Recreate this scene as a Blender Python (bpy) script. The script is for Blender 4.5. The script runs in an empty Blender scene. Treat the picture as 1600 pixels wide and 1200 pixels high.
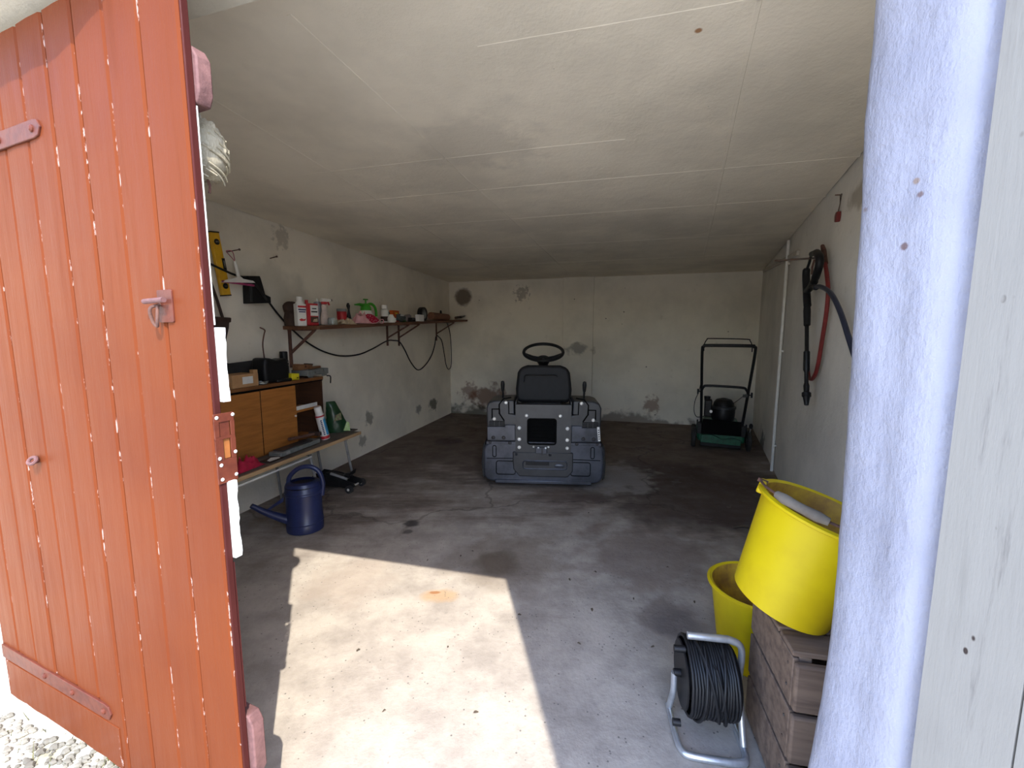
import bpy, bmesh, math, random
from mathutils import Vector, Matrix, Euler, noise
random.seed(7)
PI = math.pi
sc = bpy.context.scene
COL = sc.collection

# ------------------------------------------------------------------ camera
CAM_H, FPX, PITCH = 1.25, 660.0, math.radians(6.74)
cam = bpy.data.cameras.new('camera'); camo = bpy.data.objects.new('camera', cam); COL.objects.link(camo)
cam.sensor_fit = 'HORIZONTAL'; cam.sensor_width = 36.0; cam.lens = FPX / 1600 * 36.0
cam.clip_start = 0.02; cam.clip_end = 300
camo.location = (0, 0, CAM_H); camo.rotation_euler = (PI/2 - PITCH, 0, 0)
sc.camera = camo
# ------------------------------------------------------------------ sky, sun, exposure
SUN_K = 1.335                                   # drop per unit of y
sun_dir = Vector((-0.449, 1.0, -SUN_K)).normalized()
SUN_EL = math.asin(-sun_dir.z)
w = bpy.data.worlds.new('world'); sc.world = w; w.use_nodes = True
wn = w.node_tree; wn.nodes.clear()
sky = wn.nodes.new('ShaderNodeTexSky'); sky.sky_type = 'NISHITA'; sky.sun_disc = False
sky.sun_elevation = SUN_EL; sky.sun_rotation = math.atan2(-sun_dir.x, -sun_dir.y)
sky.air_density = 1.2; sky.dust_density = 0.7; sky.ozone_density = 1.0
bg = wn.nodes.new('ShaderNodeBackground'); bg.inputs['Strength'].default_value = 0.35
wo = wn.nodes.new('ShaderNodeOutputWorld')
tint = wn.nodes.new('ShaderNodeMix'); tint.data_type = 'RGBA'; tint.blend_type = 'MULTIPLY'; tint.inputs[0].default_value = 1.0
tint.inputs[7].default_value = (1.0, .965, 1.06, 1)
wn.links.new(sky.outputs[0], tint.inputs[6]); wn.links.new(tint.outputs[2], bg.inputs[0]); wn.links.new(bg.outputs[0], wo.inputs[0])
sl = bpy.data.lights.new('sun', 'SUN'); sl.energy = 3.0; sl.angle = math.radians(0.53); sl.color = (1.0, 0.95, 0.87)
slo = bpy.data.objects.new('sun', sl); COL.objects.link(slo)
slo.rotation_euler = sun_dir.to_track_quat('-Z', 'Y').to_euler(); slo.location = (3, -6, 8)
vs = sc.view_settings
vs.view_transform = 'Standard'; vs.look = 'None'; vs.gamma = 1.0; vs.use_curve_mapping = False
vs.exposure = 1.42
sc.display_settings.display_device = 'sRGB'

# ------------------------------------------------------------------ geometry helpers
def ray(u, v):
    X = (u - 800) / FPX; Y = (600 - v) / FPX
    c, s = math.cos(PITCH), math.sin(PITCH)
    return Vector((X, c + Y*s, -s + Y*c))
CAMP = Vector((0, 0, CAM_H))
def on_floor(u, v, z=0.0):
    d = ray(u, v); return CAMP + d * ((z - CAM_H) / d.z)
class Wall:                                      # vertical plane; facing it from the room: x right, y into wall
    def __init__(s, a, b):
        s.a = Vector((a[0], a[1], 0)); s.b = Vector((b[0], b[1], 0))
        s.d = (s.b - s.a).normalized(); s.n = Vector((s.d.y, -s.d.x, 0))   # n points into the room
        s.rz = math.atan2(s.d.y, s.d.x); s.len = (s.b - s.a).length
    def hit(s, u, v, p=0.0):
        d = ray(u, v); t = (s.a + s.n*p - CAMP).dot(s.n) / d.dot(s.n); return CAMP + d*t
    def loc(s, u, v, p=0.0):                     # wall coordinates (along, p, z)
        P = s.hit(u, v, p); return ((P - s.a).dot(s.d), p, P.z)
    def pt(s, along, p, z):
        P = s.a + s.d*along + s.n*p; return Vector((P.x, P.y, z))
def lw_x(y): return -2.597 + 0.245*y
BL, BR = (-0.970, 6.64), (3.22, 5.55)
FL = (-2.216, 1.470); FR = (0.93, 0.515)
LEFT = Wall((lw_x(1.3), 1.3), BL)                # along = depth
BACK = Wall(BL, BR)
RIGHT = Wall(BR, (0.697 + 0.4545*0.5, 0.5))      # along = towards the door
def ceil_z(y): return 2.05 + 0.012*(6.0 - y)

class MB:
    def __init__(s): s.v = []; s.f = []
    def add(s, vs_, fs, M=None):
        o = len(s.v)
        for p in vs_:
            p = Vector(p); s.v.append(tuple(M @ p if M is not None else p))
        for f in fs: s.f.append(tuple(i + o for i in f))
        return s
    def box(s, c, size, M=None, taper=1.0):
        x, y, z = c; a, b, h = size[0]/2, size[1]/2, size[2]/2
        vv = [(x-a, y-b, z-h), (x+a, y-b, z-h), (x+a, y+b, z-h), (x-a, y+b, z-h)]
        a *= taper; b *= taper
        vv += [(x-a, y-b, z+h), (x+a, y-b, z+h), (x+a, y+b, z+h), (x-a, y+b, z+h)]
        return s.add(vv, [(3,2,1,0), (4,5,6,7), (0,1,5,4), (1,2,6,5), (2,3,7,6), (3,0,4,7)], M)
    def lathe(s, prof, n=24, M=None, cap0=True, cap1=True):
        vv = []; ff = []
        for r, z in prof:
            for k in range(n):
                a = 2*PI*k/n; vv.append((r*math.cos(a), r*math.sin(a), z))
        for i in range(len(prof)-1):
            for k in range(n):
                k2 = (k+1) % n; ff.append((i*n+k, i*n+k2, (i+1)*n+k2, (i+1)*n+k))
        if cap0: ff.append(tuple(range(n-1, -1, -1)))
        if cap1: ff.append(tuple(range((len(prof)-1)*n, len(prof)*n)))
        return s.add(vv, ff, M)
    def cyl(s, p0, p1, r0, r1=None, n=14):
        p0 = Vector(p0); p1 = Vector(p1); d = p1 - p0
        M = Matrix.Translation(p0) @ d.to_track_quat('Z', 'Y').to_matrix().to_4x4()
        return s.lathe([(r0, 0), (r0 if r1 is None else r1, d.length)], n, M)
    def tube(s, pts, r, n=8, closed=False):
        pts = [Vector(p) for p in pts]; m = len(pts); rings = []
        up = None; vv = []; ff = []
        for i, p in enumerate(pts):
            if closed: t = pts[(i+1) % m] - pts[i-1]
            else: t = pts[min(i+1, m-1)] - pts[max(i-1, 0)]
            if t.length < 1e-9: t = Vector((0, 0, 1))
            t.normalize()
            if up is None:
                up = Vector((0, 0, 1)) if abs(t.z) < .9 else Vector((1, 0, 0))
            sx = t.cross(up)
            if sx.length < 1e-6: sx = t.orthogonal()
            sx.normalize(); up = sx.cross(t).normalized()
            rr = r[i] if isinstance(r, (list, tuple)) else r
            for k in range(n):
                a = 2*PI*k/n; vv.append(p + sx*(rr*math.cos(a)) + up*(rr*math.sin(a)))
        for i in range(m if closed else m-1):
            j = (i+1) % m
            for k in range(n):
                k2 = (k+1) % n; ff.append((i*n+k, i*n+k2, j*n+k2, j*n+k))
        if not closed:
            ff.append(tuple(range(n-1, -1, -1))); ff.append(tuple(range((m-1)*n, m*n)))
        return s.add(vv, ff)
    def prism(s, poly, y0, y1, M=None):          # polygon in x,z pulled along y
        n = len(poly)
        vv = [(x, y0, z) for x, z in poly] + [(x, y1, z) for x, z in poly]
        ff = [tuple(range(n)), tuple(range(2*n-1, n-1, -1))] + [(i, i+n, (i+1) % n + n, (i+1) % n) for i in range(n)]
        return s.add(vv, ff, M)
    def slab(s, poly, z0, z1, M=None):           # polygon in x,y pulled along z; z may be callables
        n = len(poly); g = lambda z, p: z(p) if callable(z) else z
        vv = [(p[0], p[1], g(z0, p)) for p in poly] + [(p[0], p[1], g(z1, p)) for p in poly]
        ff = [tuple(range(n-1, -1, -1)), tuple(range(n, 2*n))] + [(i, (i+1) % n, (i+1) % n + n, i+n) for i in range(n)]
        return s.add(vv, ff, M)
    def ball(s, c, r, seg=16, rings=10, M=None, fn=None):
        if not isinstance(r, (tuple, list)): r = (r, r, r)
        vv = []; ff = []
        for i in range(rings+1):
            th = PI*i/rings
            for k in range(seg):
                a = 2*PI*k/seg; d = Vector((math.sin(th)*math.cos(a), math.sin(th)*math.sin(a), -math.cos(th)))
                m = fn(d) if fn else 1.0
                vv.append((c[0]+d.x*r[0]*m, c[1]+d.y*r[1]*m, c[2]+d.z*r[2]*m))
        for i in range(rings):
            for k in range(seg):
                k2 = (k+1) % seg; ff.append((i*seg+k, i*seg+k2, (i+1)*seg+k2, (i+1)*seg+k))
        return s.add(vv, ff, M)
    def build(s, name, mat, parent=None, bevel=0.0, seg=2, loc=None, rot=None, ang=35):
        me = bpy.data.meshes.new(name); me.from_pydata(s.v, [], s.f); me.validate()
        bm = bmesh.new(); bm.from_mesh(me)
        bmesh.ops.remove_doubles(bm, verts=bm.verts, dist=1e-6)
        bmesh.ops.recalc_face_normals(bm, faces=bm.faces)
        bm.to_mesh(me); bm.free()
        for p in me.polygons: p.use_smooth = True
        me.set_sharp_from_angle(angle=math.radians(ang))
        me.materials.append(mat)
        o = bpy.data.objects.new(name, me); COL.objects.link(o)
        if parent: o.parent = parent
        if loc is not None: o.location = loc
        if rot is not None: o.rotation_euler = rot
        if bevel:
            b = o.modifiers.new('bevel', 'BEVEL'); b.width = bevel; b.segments = seg; b.limit_method = 'ANGLE'; b.angle_limit = math.radians(40)
        return o
def spline(pts, k=6, closed=False):
    P = [Vector(p) for p in pts]; n = len(P); out = []
    rng = range(n if closed else n-1)
    for i in rng:
        p1, p2 = P[i], P[(i+1) % n]
        p0 = P[i-1] if (i > 0 or closed) else p1*2 - p2
        p3 = P[(i+2) % n] if (i+2 < n or closed) else p2*2 - p1
        for j in range(k):
            t = j/k
            out.append(0.5*((2*p1) + (p2-p0)*t + (2*p0-5*p1+4*p2-p3)*t*t + (3*p1-p0-3*p2+p3)*t**3))
    if not closed: out.append(P[-1])
    return out
def rrect(x0, x1, z0, z1, r, k=4):
    out = []
    for cx, cz, a0 in ((x1-r, z0+r, -PI/2), (x1-r, z1-r, 0), (x0+r, z1-r, PI/2), (x0+r, z0+r, PI)):
        for j in range(k+1):
            a = a0 + PI/2*j/k; out.append((cx + r*math.cos(a), cz + r*math.sin(a)))
    return out
def thing(name, label, cat, loc=(0,0,0), rz=0.0, group=None, rot=None):
    o = bpy.data.objects.new(name, None); COL.objects.link(o); o.empty_display_size = .05
    o.location = loc; o.rotation_euler = rot if rot is not None else (0, 0, rz)
    return tag(o, label, cat, group)
def tag(o, label, cat, group=None, kind=None):
    o['label'] = label
    if cat: o['category'] = cat
    if group: o['group'] = group
    if kind: o['kind'] = kind
    return o
def struct(o, label=None):
    o['kind'] = 'structure'
    if label: o['label'] = label
    return o

# ------------------------------------------------------------------ materials
def lin(c):
    if isinstance(c, str):
        c = c.lstrip('#'); c = [int(c[i:i+2], 16)/255 for i in (0, 2, 4)]
        c = [x/12.92 if x <= .04045 else ((x+.055)/1.055)**2.4 for x in c]
    return (c[0], c[1], c[2], 1.0)
class NT:
    def __init__(s, name):
        s.m = bpy.data.materials.new(name); s.m.use_nodes = True; s.t = s.m.node_tree
        s.b = s.t.nodes['Principled BSDF']
    def n(s, typ, **kw):
        o = s.t.nodes.new(typ)
        for k, v in kw.items():
            if hasattr(o, k): setattr(o, k, v)
            else: o.inputs[k].default_value = v
        return o
    def l(s, a, b): s.t.links.new(a, b)
    def coord(s, kind='Object'):
        if kind == 'World': return s.n('ShaderNodeNewGeometry').outputs['Position']
        return s.n('ShaderNodeTexCoord').outputs[kind]
    def noise(s, co, scale, detail=4, rough=.55, stretch=None):
        if stretch:
            mp = s.n('ShaderNodeMapping'); mp.inputs['Scale'].default_value = stretch; s.l(co, mp.inputs[0]); co = mp.outputs[0]
        o = s.n('ShaderNodeTexNoise'); o.inputs['Scale'].default_value = scale; o.inputs['Detail'].default_value = detail; o.inputs['Roughness'].default_value = rough
        s.l(co, o.inputs['Vector']); return o.outputs['Fac']
    def ramp(s, fac, lo, hi, a=0.0, b=1.0):
        o = s.n('ShaderNodeMapRange'); o.interpolation_type = 'SMOOTHSTEP'
        for i, v in enumerate((lo, hi, a, b)): o.inputs[i+1].default_value = v
        s.l(fac, o.inputs[0]); return o.outputs[0]
    def mix(s, fac, a, b):
        o = s.n('ShaderNodeMix'); o.data_type = 'RGBA'
        for sock, v in ((o.inputs[6], a), (o.inputs[7], b)):
            if isinstance(v, (tuple, str, list)): sock.default_value = lin(v)
            else: s.l(v, sock)
        if isinstance(fac, (int, float)): o.inputs[0].default_value = fac
        else: s.l(fac, o.inputs[0])
        return o.outputs[2]
    def math(s, op, a, b=None):
        o = s.n('ShaderNodeMath'); o.operation = op
        for i, v in enumerate((a, b)):
            if v is None: continue
            if isinstance(v, (int, float)): o.inputs[i].default_value = v
            else: s.l(v, o.inputs[i])
        return o.outputs[0]
    def blotch(s, co, centre, radius, edge=.35, wob=.5, nscale=6.0, squash=None):
        d = s.n('ShaderNodeVectorMath'); d.operation = 'SUBTRACT'; s.l(co, d.inputs[0]); d.inputs[1].default_value = centre
        v = d.outputs[0]
        if squash:
            q = s.n('ShaderNodeVectorMath'); q.operation = 'MULTIPLY'; s.l(v, q.inputs[0]); q.inputs[1].default_value = squash; v = q.outputs[0]
        ln = s.n('ShaderNodeVectorMath'); ln.operation = 'LENGTH'; s.l(v, ln.inputs[0])
        nz = s.noise(co, nscale, 3)
        dist = s.math('ADD', s.math('DIVIDE', ln.outputs['Value'], radius), s.math('MULTIPLY', s.math('SUBTRACT', nz, .5), wob*2))
        return s.ramp(dist, 1-edge, 1+edge, 1.0, 0.0)
    def bump(s, h, strength=.3, dist=.01):
        o = s.n('ShaderNodeBump'); o.inputs['Strength'].default_value = strength; o.inputs['Distance'].default_value = dist
        s.l(h, o.inputs['Height']); s.l(o.outputs[0], s.b.inputs['Normal'])
    def out(s, col, rough=.6, metal=0.0, spec=.5):
        if isinstance(col, (tuple, str, list)): s.b.inputs['Base Color'].default_value = lin(col)
        else: s.l(col, s.b.inputs['Base Color'])
        if isinstance(rough, (int, float)): s.b.inputs['Roughness'].default_value = rough
        else: s.l(rough, s.b.inputs['Roughness'])
        s.b.inputs['Metallic'].default_value = metal; s.b.inputs['Specular IOR Level'].default_value = spec
        return s.m
_mc = {}
def mat(name, c, c2=None, rough=.55, metal=0.0, scale=20, bump=.0, spec=.5, stretch=None, lo=.35, hi=.7):
    if name in _mc: return _mc[name]
    t = NT(name); co = t.coord()
    if c2 is None:
        l_ = lin(c); c2 = (l_[0]*.7, l_[1]*.7, l_[2]*.7)
    nz = t.noise(co, scale, 5, .6, stretch)
    col = t.mix(t.ramp(nz, lo, hi), c, c2)
    if bump: t.bump(nz, bump, .004)
    _mc[name] = t.out(col, rough, metal, spec); return _mc[name]

def plaster(name, base, dirt, blots=(), crack=True, specks=.035):
    t = NT(name); co = t.coord('World')
    big = t.noise(co, 1.3, 5, .6); fine = t.noise(co, 60, 4, .7); mid = t.noise(co, 9, 6, .65)
    b2 = tuple(x*.80 for x in lin(base)[:3])
    col = t.mix(t.ramp(big, .35, .7), base, b2)
    col = t.mix(t.ramp(mid, .60, .78, 0, .55), col, dirt)
    vo = t.n('ShaderNodeTexVoronoi'); vo.inputs['Scale'].default_value = 5.0; t.l(co, vo.inputs['Vector'])
    sp = t.math('MULTIPLY', t.ramp(vo.outputs['Distance'], specks*.5, specks, 1, 0), t.ramp(t.noise(co, 2.1, 2), .48, .52))
    col = t.mix(sp, col, (.03, .025, .02))
    for (c_, r_, colr, amt, kw) in blots:
        col = t.mix(t.math('MULTIPLY', t.blotch(co, c_, r_, **kw), amt), col, colr)
    h = t.math('ADD', t.math('MULTIPLY', fine, .35), mid)
    t.bump(h, .35, .012)
    return t.out(col, .9, 0, .15)

MOULD = (.055, .055, .04); RUST = (.16, .06, .03)
def wp(W, u, v): p = W.hit(u, v); return (p.x, p.y, p.z)
m_wall_left = plaster('plaster_left', (.83, .77, .65), (.54, .49, .39), [
    (wp(LEFT, 676, 632), .12, MOULD, .75, dict(nscale=10, wob=1.7, squash=(1, 1, 1.4))),
    (wp(LEFT, 654, 640), .06, MOULD, .6, dict(nscale=12, wob=1.3)),
    (wp(LEFT, 576, 656), .07, MOULD, .6, dict(nscale=14, wob=1.7)),
    (wp(LEFT, 566, 688), .06, MOULD, .55, dict(nscale=14, wob=1.5)),
    (wp(LEFT, 440, 480), .28, (.20, .20, .17), .3, dict(nscale=4, wob=.8)),
    (wp(LEFT, 440, 372), .07, (.3, .27, .22), .5, dict(nscale=24, wob=1.8)),
])
m_wall_back = plaster('plaster_back', (.82, .77, .66), (.54, .49, .40), [
    (wp(BACK, 724, 464), .13, (.10, .075, .055), .85, dict(nscale=20, wob=.25, edge=.25)),
    (wp(BACK, 765, 622), .25, RUST, .75, dict(nscale=7, wob=1.5, squash=(1, 1, 1.6))),
    (wp(BACK, 735, 612), .13, RUST, .6, dict(nscale=12, wob=1.5)),
    (wp(BACK, 985, 664), .40, (.16, .13, .11), .75, dict(nscale=7, wob=1.5, squash=(.5, .5, 2.6))),
    (wp(BACK, 1018, 632), .10, RUST, .6, dict(nscale=16, wob=1.4)),
    (wp(BACK, 760, 655), .5, MOULD, .8, dict(nscale=7, wob=1.2, squash=(.5, .5, 2.6))),
    (wp(BACK, 905, 545), .16, (.14, .13, .12), .65, dict(nscale=7, wob=1.6, squash=(1, 1, 2.2))),
    (wp(BACK, 815, 458), .09, (.12, .10, .08), .5, dict(nscale=26, wob=2.0)),
], specks=.05)
m_wall_right = plaster('plaster_right', (.82, .79, .72), (.54, .50, .43), [
    (wp(RIGHT, 1190, 700), .18, MOULD, .7, dict(nscale=10, wob=1.4)),
    (wp(RIGHT, 1345, 300), .18, (.35, .31, .24), .7, dict(nscale=9, wob=.9, squash=(1, 1, 3))),
])
m_ceiling = plaster('plaster_ceiling', (.90, .82, .67), (.74, .67, .54), [
    ((.53, 1.31, 2.106), .010, (.35, .16, .06), .9, dict(nscale=30, wob=.2)),
    ((-.15, 2.0, 2.1), .25, (.50, .46, .39), .4, dict(nscale=5, wob=1.2)),
], specks=.012)
m_facade = plaster('plaster_facade', (.68, .64, .53), (.45, .42, .34))

def m_pillar_f():
    t = NT('limewash_pillar'); co = t.coord('World')
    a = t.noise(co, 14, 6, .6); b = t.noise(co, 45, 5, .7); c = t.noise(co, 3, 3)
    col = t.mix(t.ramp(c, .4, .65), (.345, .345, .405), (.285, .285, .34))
    st = t.noise(co, 16, 5, .7, (1, 1, .25))
    col = t.mix(t.ramp(st, .62, .80, 0, .35), col, (.36, .33, .31))
    vo = t.n('ShaderNodeTexVoronoi'); vo.inputs['Scale'].default_value = 11; t.l(co, vo.inputs['Vector'])
    sp = t.math('MULTIPLY', t.ramp(vo.outputs['Distance'], .05, .09, 1, 0), t.ramp(t.noise(co, 6, 2), .54, .58))
    col = t.mix(sp, col, (.16, .09, .06))
    for (u, v, r_, c_) in ((1412, 385, .0075, (.12, .06, .05)), (1446, 407, .009, (.14, .09, .07)), (1432, 283, .006, (.26, .18, .13)), (1437, 303, .006, (.14, .08, .07)), (1455, 252, .006, (.30, .24, .20)), (1400, 820, .010, (.22, .19, .17)), (1392, 870, .012, (.26, .23, .20)), (1372, 1075, .010, (.24, .20, .17)), (1345, 975, .008, (.34, .26, .2))):
        d_ = ray(u, v); P = CAMP + d_*(.600/d_.x)
        col = t.mix(t.math('MULTIPLY', t.blotch(co, (P.x, P.y, P.z), r_*.75, nscale=80, wob=.45), .8), col, c_)
    t.bump(t.math('ADD', t.math('ADD', a, st), t.math('MULTIPLY', b, .5)), .45, .014)
    return t.out(col, .6, 0, .35)
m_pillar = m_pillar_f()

def floor_blot(u, v): p = on_floor(u, v); return (p.x, p.y, 0)
def m_floor_f():
    t = NT('concrete_floor'); co = t.coord('World')
    big = t.noise(co, .9, 5, .6); mid = t.noise(co, 4.5, 7, .65); fine = t.noise(co, 38, 5, .7); strk = t.noise(co, 3.2, 6, .7, (.35, 1.4, 1))
    col = t.mix(t.ramp(mid, .3, .7), (.46, .405, .335), (.30, .26, .215))
    col = t.mix(t.ramp(fine, .55, .75, 0, .4), col, (.17, .155, .14))
    # brown, trodden dirt lies over the rear of the floor, with ragged edges
    sx = t.n('ShaderNodeSeparateXYZ'); t.l(co, sx.inputs[0])
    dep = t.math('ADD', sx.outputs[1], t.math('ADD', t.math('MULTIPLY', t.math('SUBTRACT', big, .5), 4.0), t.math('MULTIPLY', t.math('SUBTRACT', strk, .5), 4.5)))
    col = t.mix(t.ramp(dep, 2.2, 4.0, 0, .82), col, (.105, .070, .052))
    col = t.mix(t.math('MULTIPLY', t.ramp(strk, .60, .72, 0, .6), t.ramp(sx.outputs[1], 2.2, 3.0)), col, (.40, .36, .31))
    for (u, v, r, c_, amt, kw) in (
        (778, 878, .12, (.10, .075, .05), .85, dict(nscale=7, wob=.5)),
        (790, 872, .30, (.17, .13, .09), .5, dict(nscale=5, wob=.8)),
        (642, 818, .050, (.05, .045, .04), .9, dict(nscale=12, wob=.6)),
        (637, 831, .032, (.07, .06, .05), .8, dict(nscale=14, wob=.6)),
        (686, 930, .08, (.42, .27, .14), .75, dict(nscale=10, wob=.6, squash=(1, 1.6, 1))),
        (679, 926, .028, (.30, .13, .05), .9, dict(nscale=16, wob=.8, squash=(1, 2.5, 1))),
        (545, 905, .20, (.36, .29, .23), .5, dict(nscale=6, wob=1.0)),
        (1035, 960, .12, (.16, .13, .11), .7, dict(nscale=8, wob=1.0)),
        (1060, 980, .10, (.14, .12, .11), .6, dict(nscale=9, wob=1.0)),
        (1010, 865, .35, (.20, .15, .12), .6, dict(nscale=5, wob=1.4)),
        (1080, 770, .75, (.07, .048, .038), .85, dict(nscale=3, wob=.8)),
        (960, 745, .35, (.40, .37, .34), .55, dict(nscale=6, wob=1.3)),
        (820, 928, .06, (.25, .21, .17), .6, dict(nscale=9, wob=.8)),
        (700, 690, .16, (.05, .03, .025), .7, dict(nscale=9, wob=.9))):
        col = t.mix(t.math('MULTIPLY', t.blotch(co, floor_blot(u, v), r, **kw), amt), col, c_)
    vo = t.n('ShaderNodeTexVoronoi'); vo.inputs['Scale'].default_value = 42; t.l(co, vo.inputs['Vector'])
    sp = t.math('MULTIPLY', t.ramp(vo.outputs['Distance'], .10, .16, 1, 0), t.ramp(t.noise(co, 8, 3), .46, .54))
    col = t.mix(t.math('MULTIPLY', sp, .75), col, (.10, .09, .08))
    # damp hairline cracks and crumbs of pale mortar
    wv = t.n('ShaderNodeTexVoronoi'); wv.feature = 'DISTANCE_TO_EDGE'; wv.inputs['Scale'].default_value = .55
    wq = t.n('ShaderNodeVectorMath'); wq.operation = 'ADD'; t.l(co, wq.inputs[0])
    nq = t.n('ShaderNodeTexNoise'); nq.inputs['Scale'].default_value = 3.5; nq.inputs['Detail'].default_value = 5; t.l(co, nq.inputs['Vector'])
    nm = t.n('ShaderNodeVectorMath'); nm.operation = 'SCALE'; nm.inputs['Scale'].default_value = .45; t.l(nq.outputs['Color'], nm.inputs[0]); t.l(nm.outputs[0], wq.inputs[1]); t.l(wq.outputs[0], wv.inputs['Vector'])
    ck = t.math('MULTIPLY', t.ramp(wv.outputs['Distance'], .003, .009, 1, 0), t.ramp(sx.outputs[1], 2.3, 2.9))
    col = t.mix(t.math('MULTIPLY', ck, .4), col, (.03, .022, .018))
    b12 = t.noise(co, 13, 6, .75)
    col = t.mix(t.math('MULTIPLY', t.ramp(b12, .58, .70, 0, .55), t.ramp(sx.outputs[1], 2.0, 3.2)), col, (.26, .20, .16))
    t.bump(t.math('ADD', mid, t.math('MULTIPLY', fine, .4)), .45, .012)
    return t.out(col, t.ramp(mid, .3, .7, .62, .9), 0, .3)
m_floor = m_floor_f()

def m_doorpaint(name, c1, c2, chips, amt, weather=False, edges=False):
    t = NT(name); co = t.coord('World')
    a = t.noise(co, 2.2, 4); b = t.noise(co, 30, 6, .7, (1, 1, .08)); c = t.noise(co, 55, 5, .75, (1, 1, .35))
    col = t.mix(t.ramp(a, .35, .7), c1, c2)
    col = t.mix(t.ramp(b, .55, .8, 0, .35), col, tuple(x*.6 for x in lin(c1)[:3]))
    col = t.mix(t.ramp(c, .75, .78, 0, amt), col, chips)
    if edges:                                    # paint chipped off along the board arrises
        sx = t.n('ShaderNodeSeparateXYZ'); t.l(t.coord('Generated'), sx.inputs[0])
        e_ = t.ramp(t.math('ABSOLUTE', t.math('SUBTRACT', sx.outputs[0], .5)), .480, .497)
        col = t.mix(t.math('MULTIPLY', e_, t.ramp(t.noise(co, 55, 4, .7, (1, 1, .35)), .56, .63)), col, (.42, .30, .26))
    if weather:
        fl = t.n('ShaderNodeTexVoronoi'); fl.inputs['Scale'].default_value = 48
        mp = t.n('ShaderNodeMapping'); mp.inputs['Scale'].default_value = (1, 1, .55); t.l(co, mp.inputs[0]); t.l(mp.outputs[0], fl.inputs['Vector'])
        fk = t.math('MULTIPLY', t.ramp(fl.outputs['Distance'], .10, .17, 1, 0), t.ramp(t.noise(co, 9, 2), .52, .58))
        col = t.mix(fk, col, (.06, .045, .04))
        for (u, v, r_, c_) in ((1560, 185, .006, (.05, .04, .045)), (1558, 253, .006, (.05, .03, .04)), (1553, 280, .006, (.06, .04, .04)), (1560, 326, .006, (.05, .04, .05)), (1566, 379, .005, (.06, .04, .04)), (1541, 396, .010, (.22, .15, .10)), (1536, 270, .008, (.27, .22, .18)), (1570, 690, .006, (.08, .07, .07)), (1480, 1100, .010, (.16, .14, .13))):
            d_ = ray(u, v); n_ = Vector((.985, .170, 0)); P = CAMP + d_*(Vector((.648, .592, 0)).dot(n_)/d_.dot(n_))
            col = t.mix(t.math('MULTIPLY', t.blotch(co, (P.x, P.y, P.z), r_*.8, nscale=90, wob=.5), .85), col, c_)
        d = t.noise(co, 26, 6, .75, (1, 1, .07)); col = t.mix(t.ramp(d, .56, .72, 0, .7), col, (.16, .145, .135))
    t.bump(t.math('ADD', b, t.math('MULTIPLY', c, .35)), .35, .004)
    return t.out(col, t.ramp(b, .3, .8, .32, .50), 0, .035)
m_red = m_doorpaint('red_brown_door_paint', (.146, .037, .0125), (.126, .031, .012), (.34, .20, .15), .8, edges=True)
m_redd = m_doorpaint('dark_red_edge_paint', (.060, .016, .014), (.048, .013, .012), (.3, .22, .2), .8)
m_white_door = m_doorpaint('weathered_white_door_paint', (.330, .310, .275), (.270, .252, .225), (.18, .18, .17), .6, True)
m_iron_red = mat('red_painted_iron', (.120, .032, .018), (.085, .023, .015), rough=.45, spec=.2, scale=40, bump=.3)
m_white = mat('white_flaking_paint', (.80, .79, .75), (.60, .58, .54), rough=.7, scale=30, bump=.4)
m_pinkwood = mat('pink_primed_wood', (.16, .075, .068), (.11, .05, .046), rough=.8, scale=60, bump=.5)
m_black = mat('black_plastic', (.009, .009, .010), (.006, .006, .007), rough=.45, spec=.3)
m_black_gapshade = mat('black_and_gap_shade', (.003, .003, .003), rough=.9, spec=.1)  # near-black for real black parts and for painted-in shade in gaps
m_blackm = mat('black_rubber', (.014, .014, .014), (.024, .022, .02), rough=.75, scale=30)
m_tract = mat('charcoal_plastic', (.034, .035, .039), (.022, .023, .026), rough=.42, scale=9)
m_tract2 = mat('dark_sheet_metal', (.085, .092, .115), (.045, .049, .060), rough=.33, scale=6, metal=.45)
m_bolt = mat('zinc_bolt', (.75, .74, .72), (.6, .6, .58), rough=.35, metal=.3)
m_dbolt = mat('dark_bolt', (.03, .03, .035), rough=.35, metal=.4)
m_galv = mat('galvanised_tube', (.62, .64, .66), (.48, .50, .52), rough=.32, metal=.75, scale=30)
m_rust = mat('rusted_iron', (.13, .06, .04), (.07, .035, .028), rough=.85, scale=40, bump=.5)
m_nail = mat('nail_steel', (.10, .09, .08), (.16, .08, .05), rough=.6, metal=.5)
m_yel = mat('yellow_bucket_plastic', (.64, .48, .006), (.56, .40, .007), rough=.42, scale=5, spec=.25)
m_yel_in = mat('stained_bucket_inside', (.60, .36, .03), (.30, .15, .03), rough=.6, scale=12)
m_crate = mat('weathered_crate_wood', (.20, .135, .095), (.11, .072, .052), rough=.85, scale=9, bump=.6, stretch=(.3, 4, 4))
m_blue = mat('navy_plastic', (.016, .024, .085), (.012, .018, .06), rough=.35)
m_green = mat('mower_green', (.010, .105, .052), (.007, .055, .03), rough=.4)
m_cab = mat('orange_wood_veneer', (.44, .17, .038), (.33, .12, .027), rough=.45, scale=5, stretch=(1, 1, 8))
m_cab_shaded = mat('cabinet_inside_shaded', (.075, .030, .013), rough=.6, stretch=(1, 1, 8), scale=5)  # veneer darkened to paint in the shade inside the open bay
m_cabtop = mat('cabinet_top_edge', (.24, .095, .028), (.17, .065, .02), rough=.5, scale=6, stretch=(1, 8, 8))
m_bench = mat('pale_board', (.50, .33, .17), (.38, .24, .12), rough=.7, scale=6, stretch=(.4, 6, 6))
m_benchtop = mat('dusty_board_top', (.16, .13, .10), (.09, .075, .06), rough=.8, scale=8)
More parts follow.
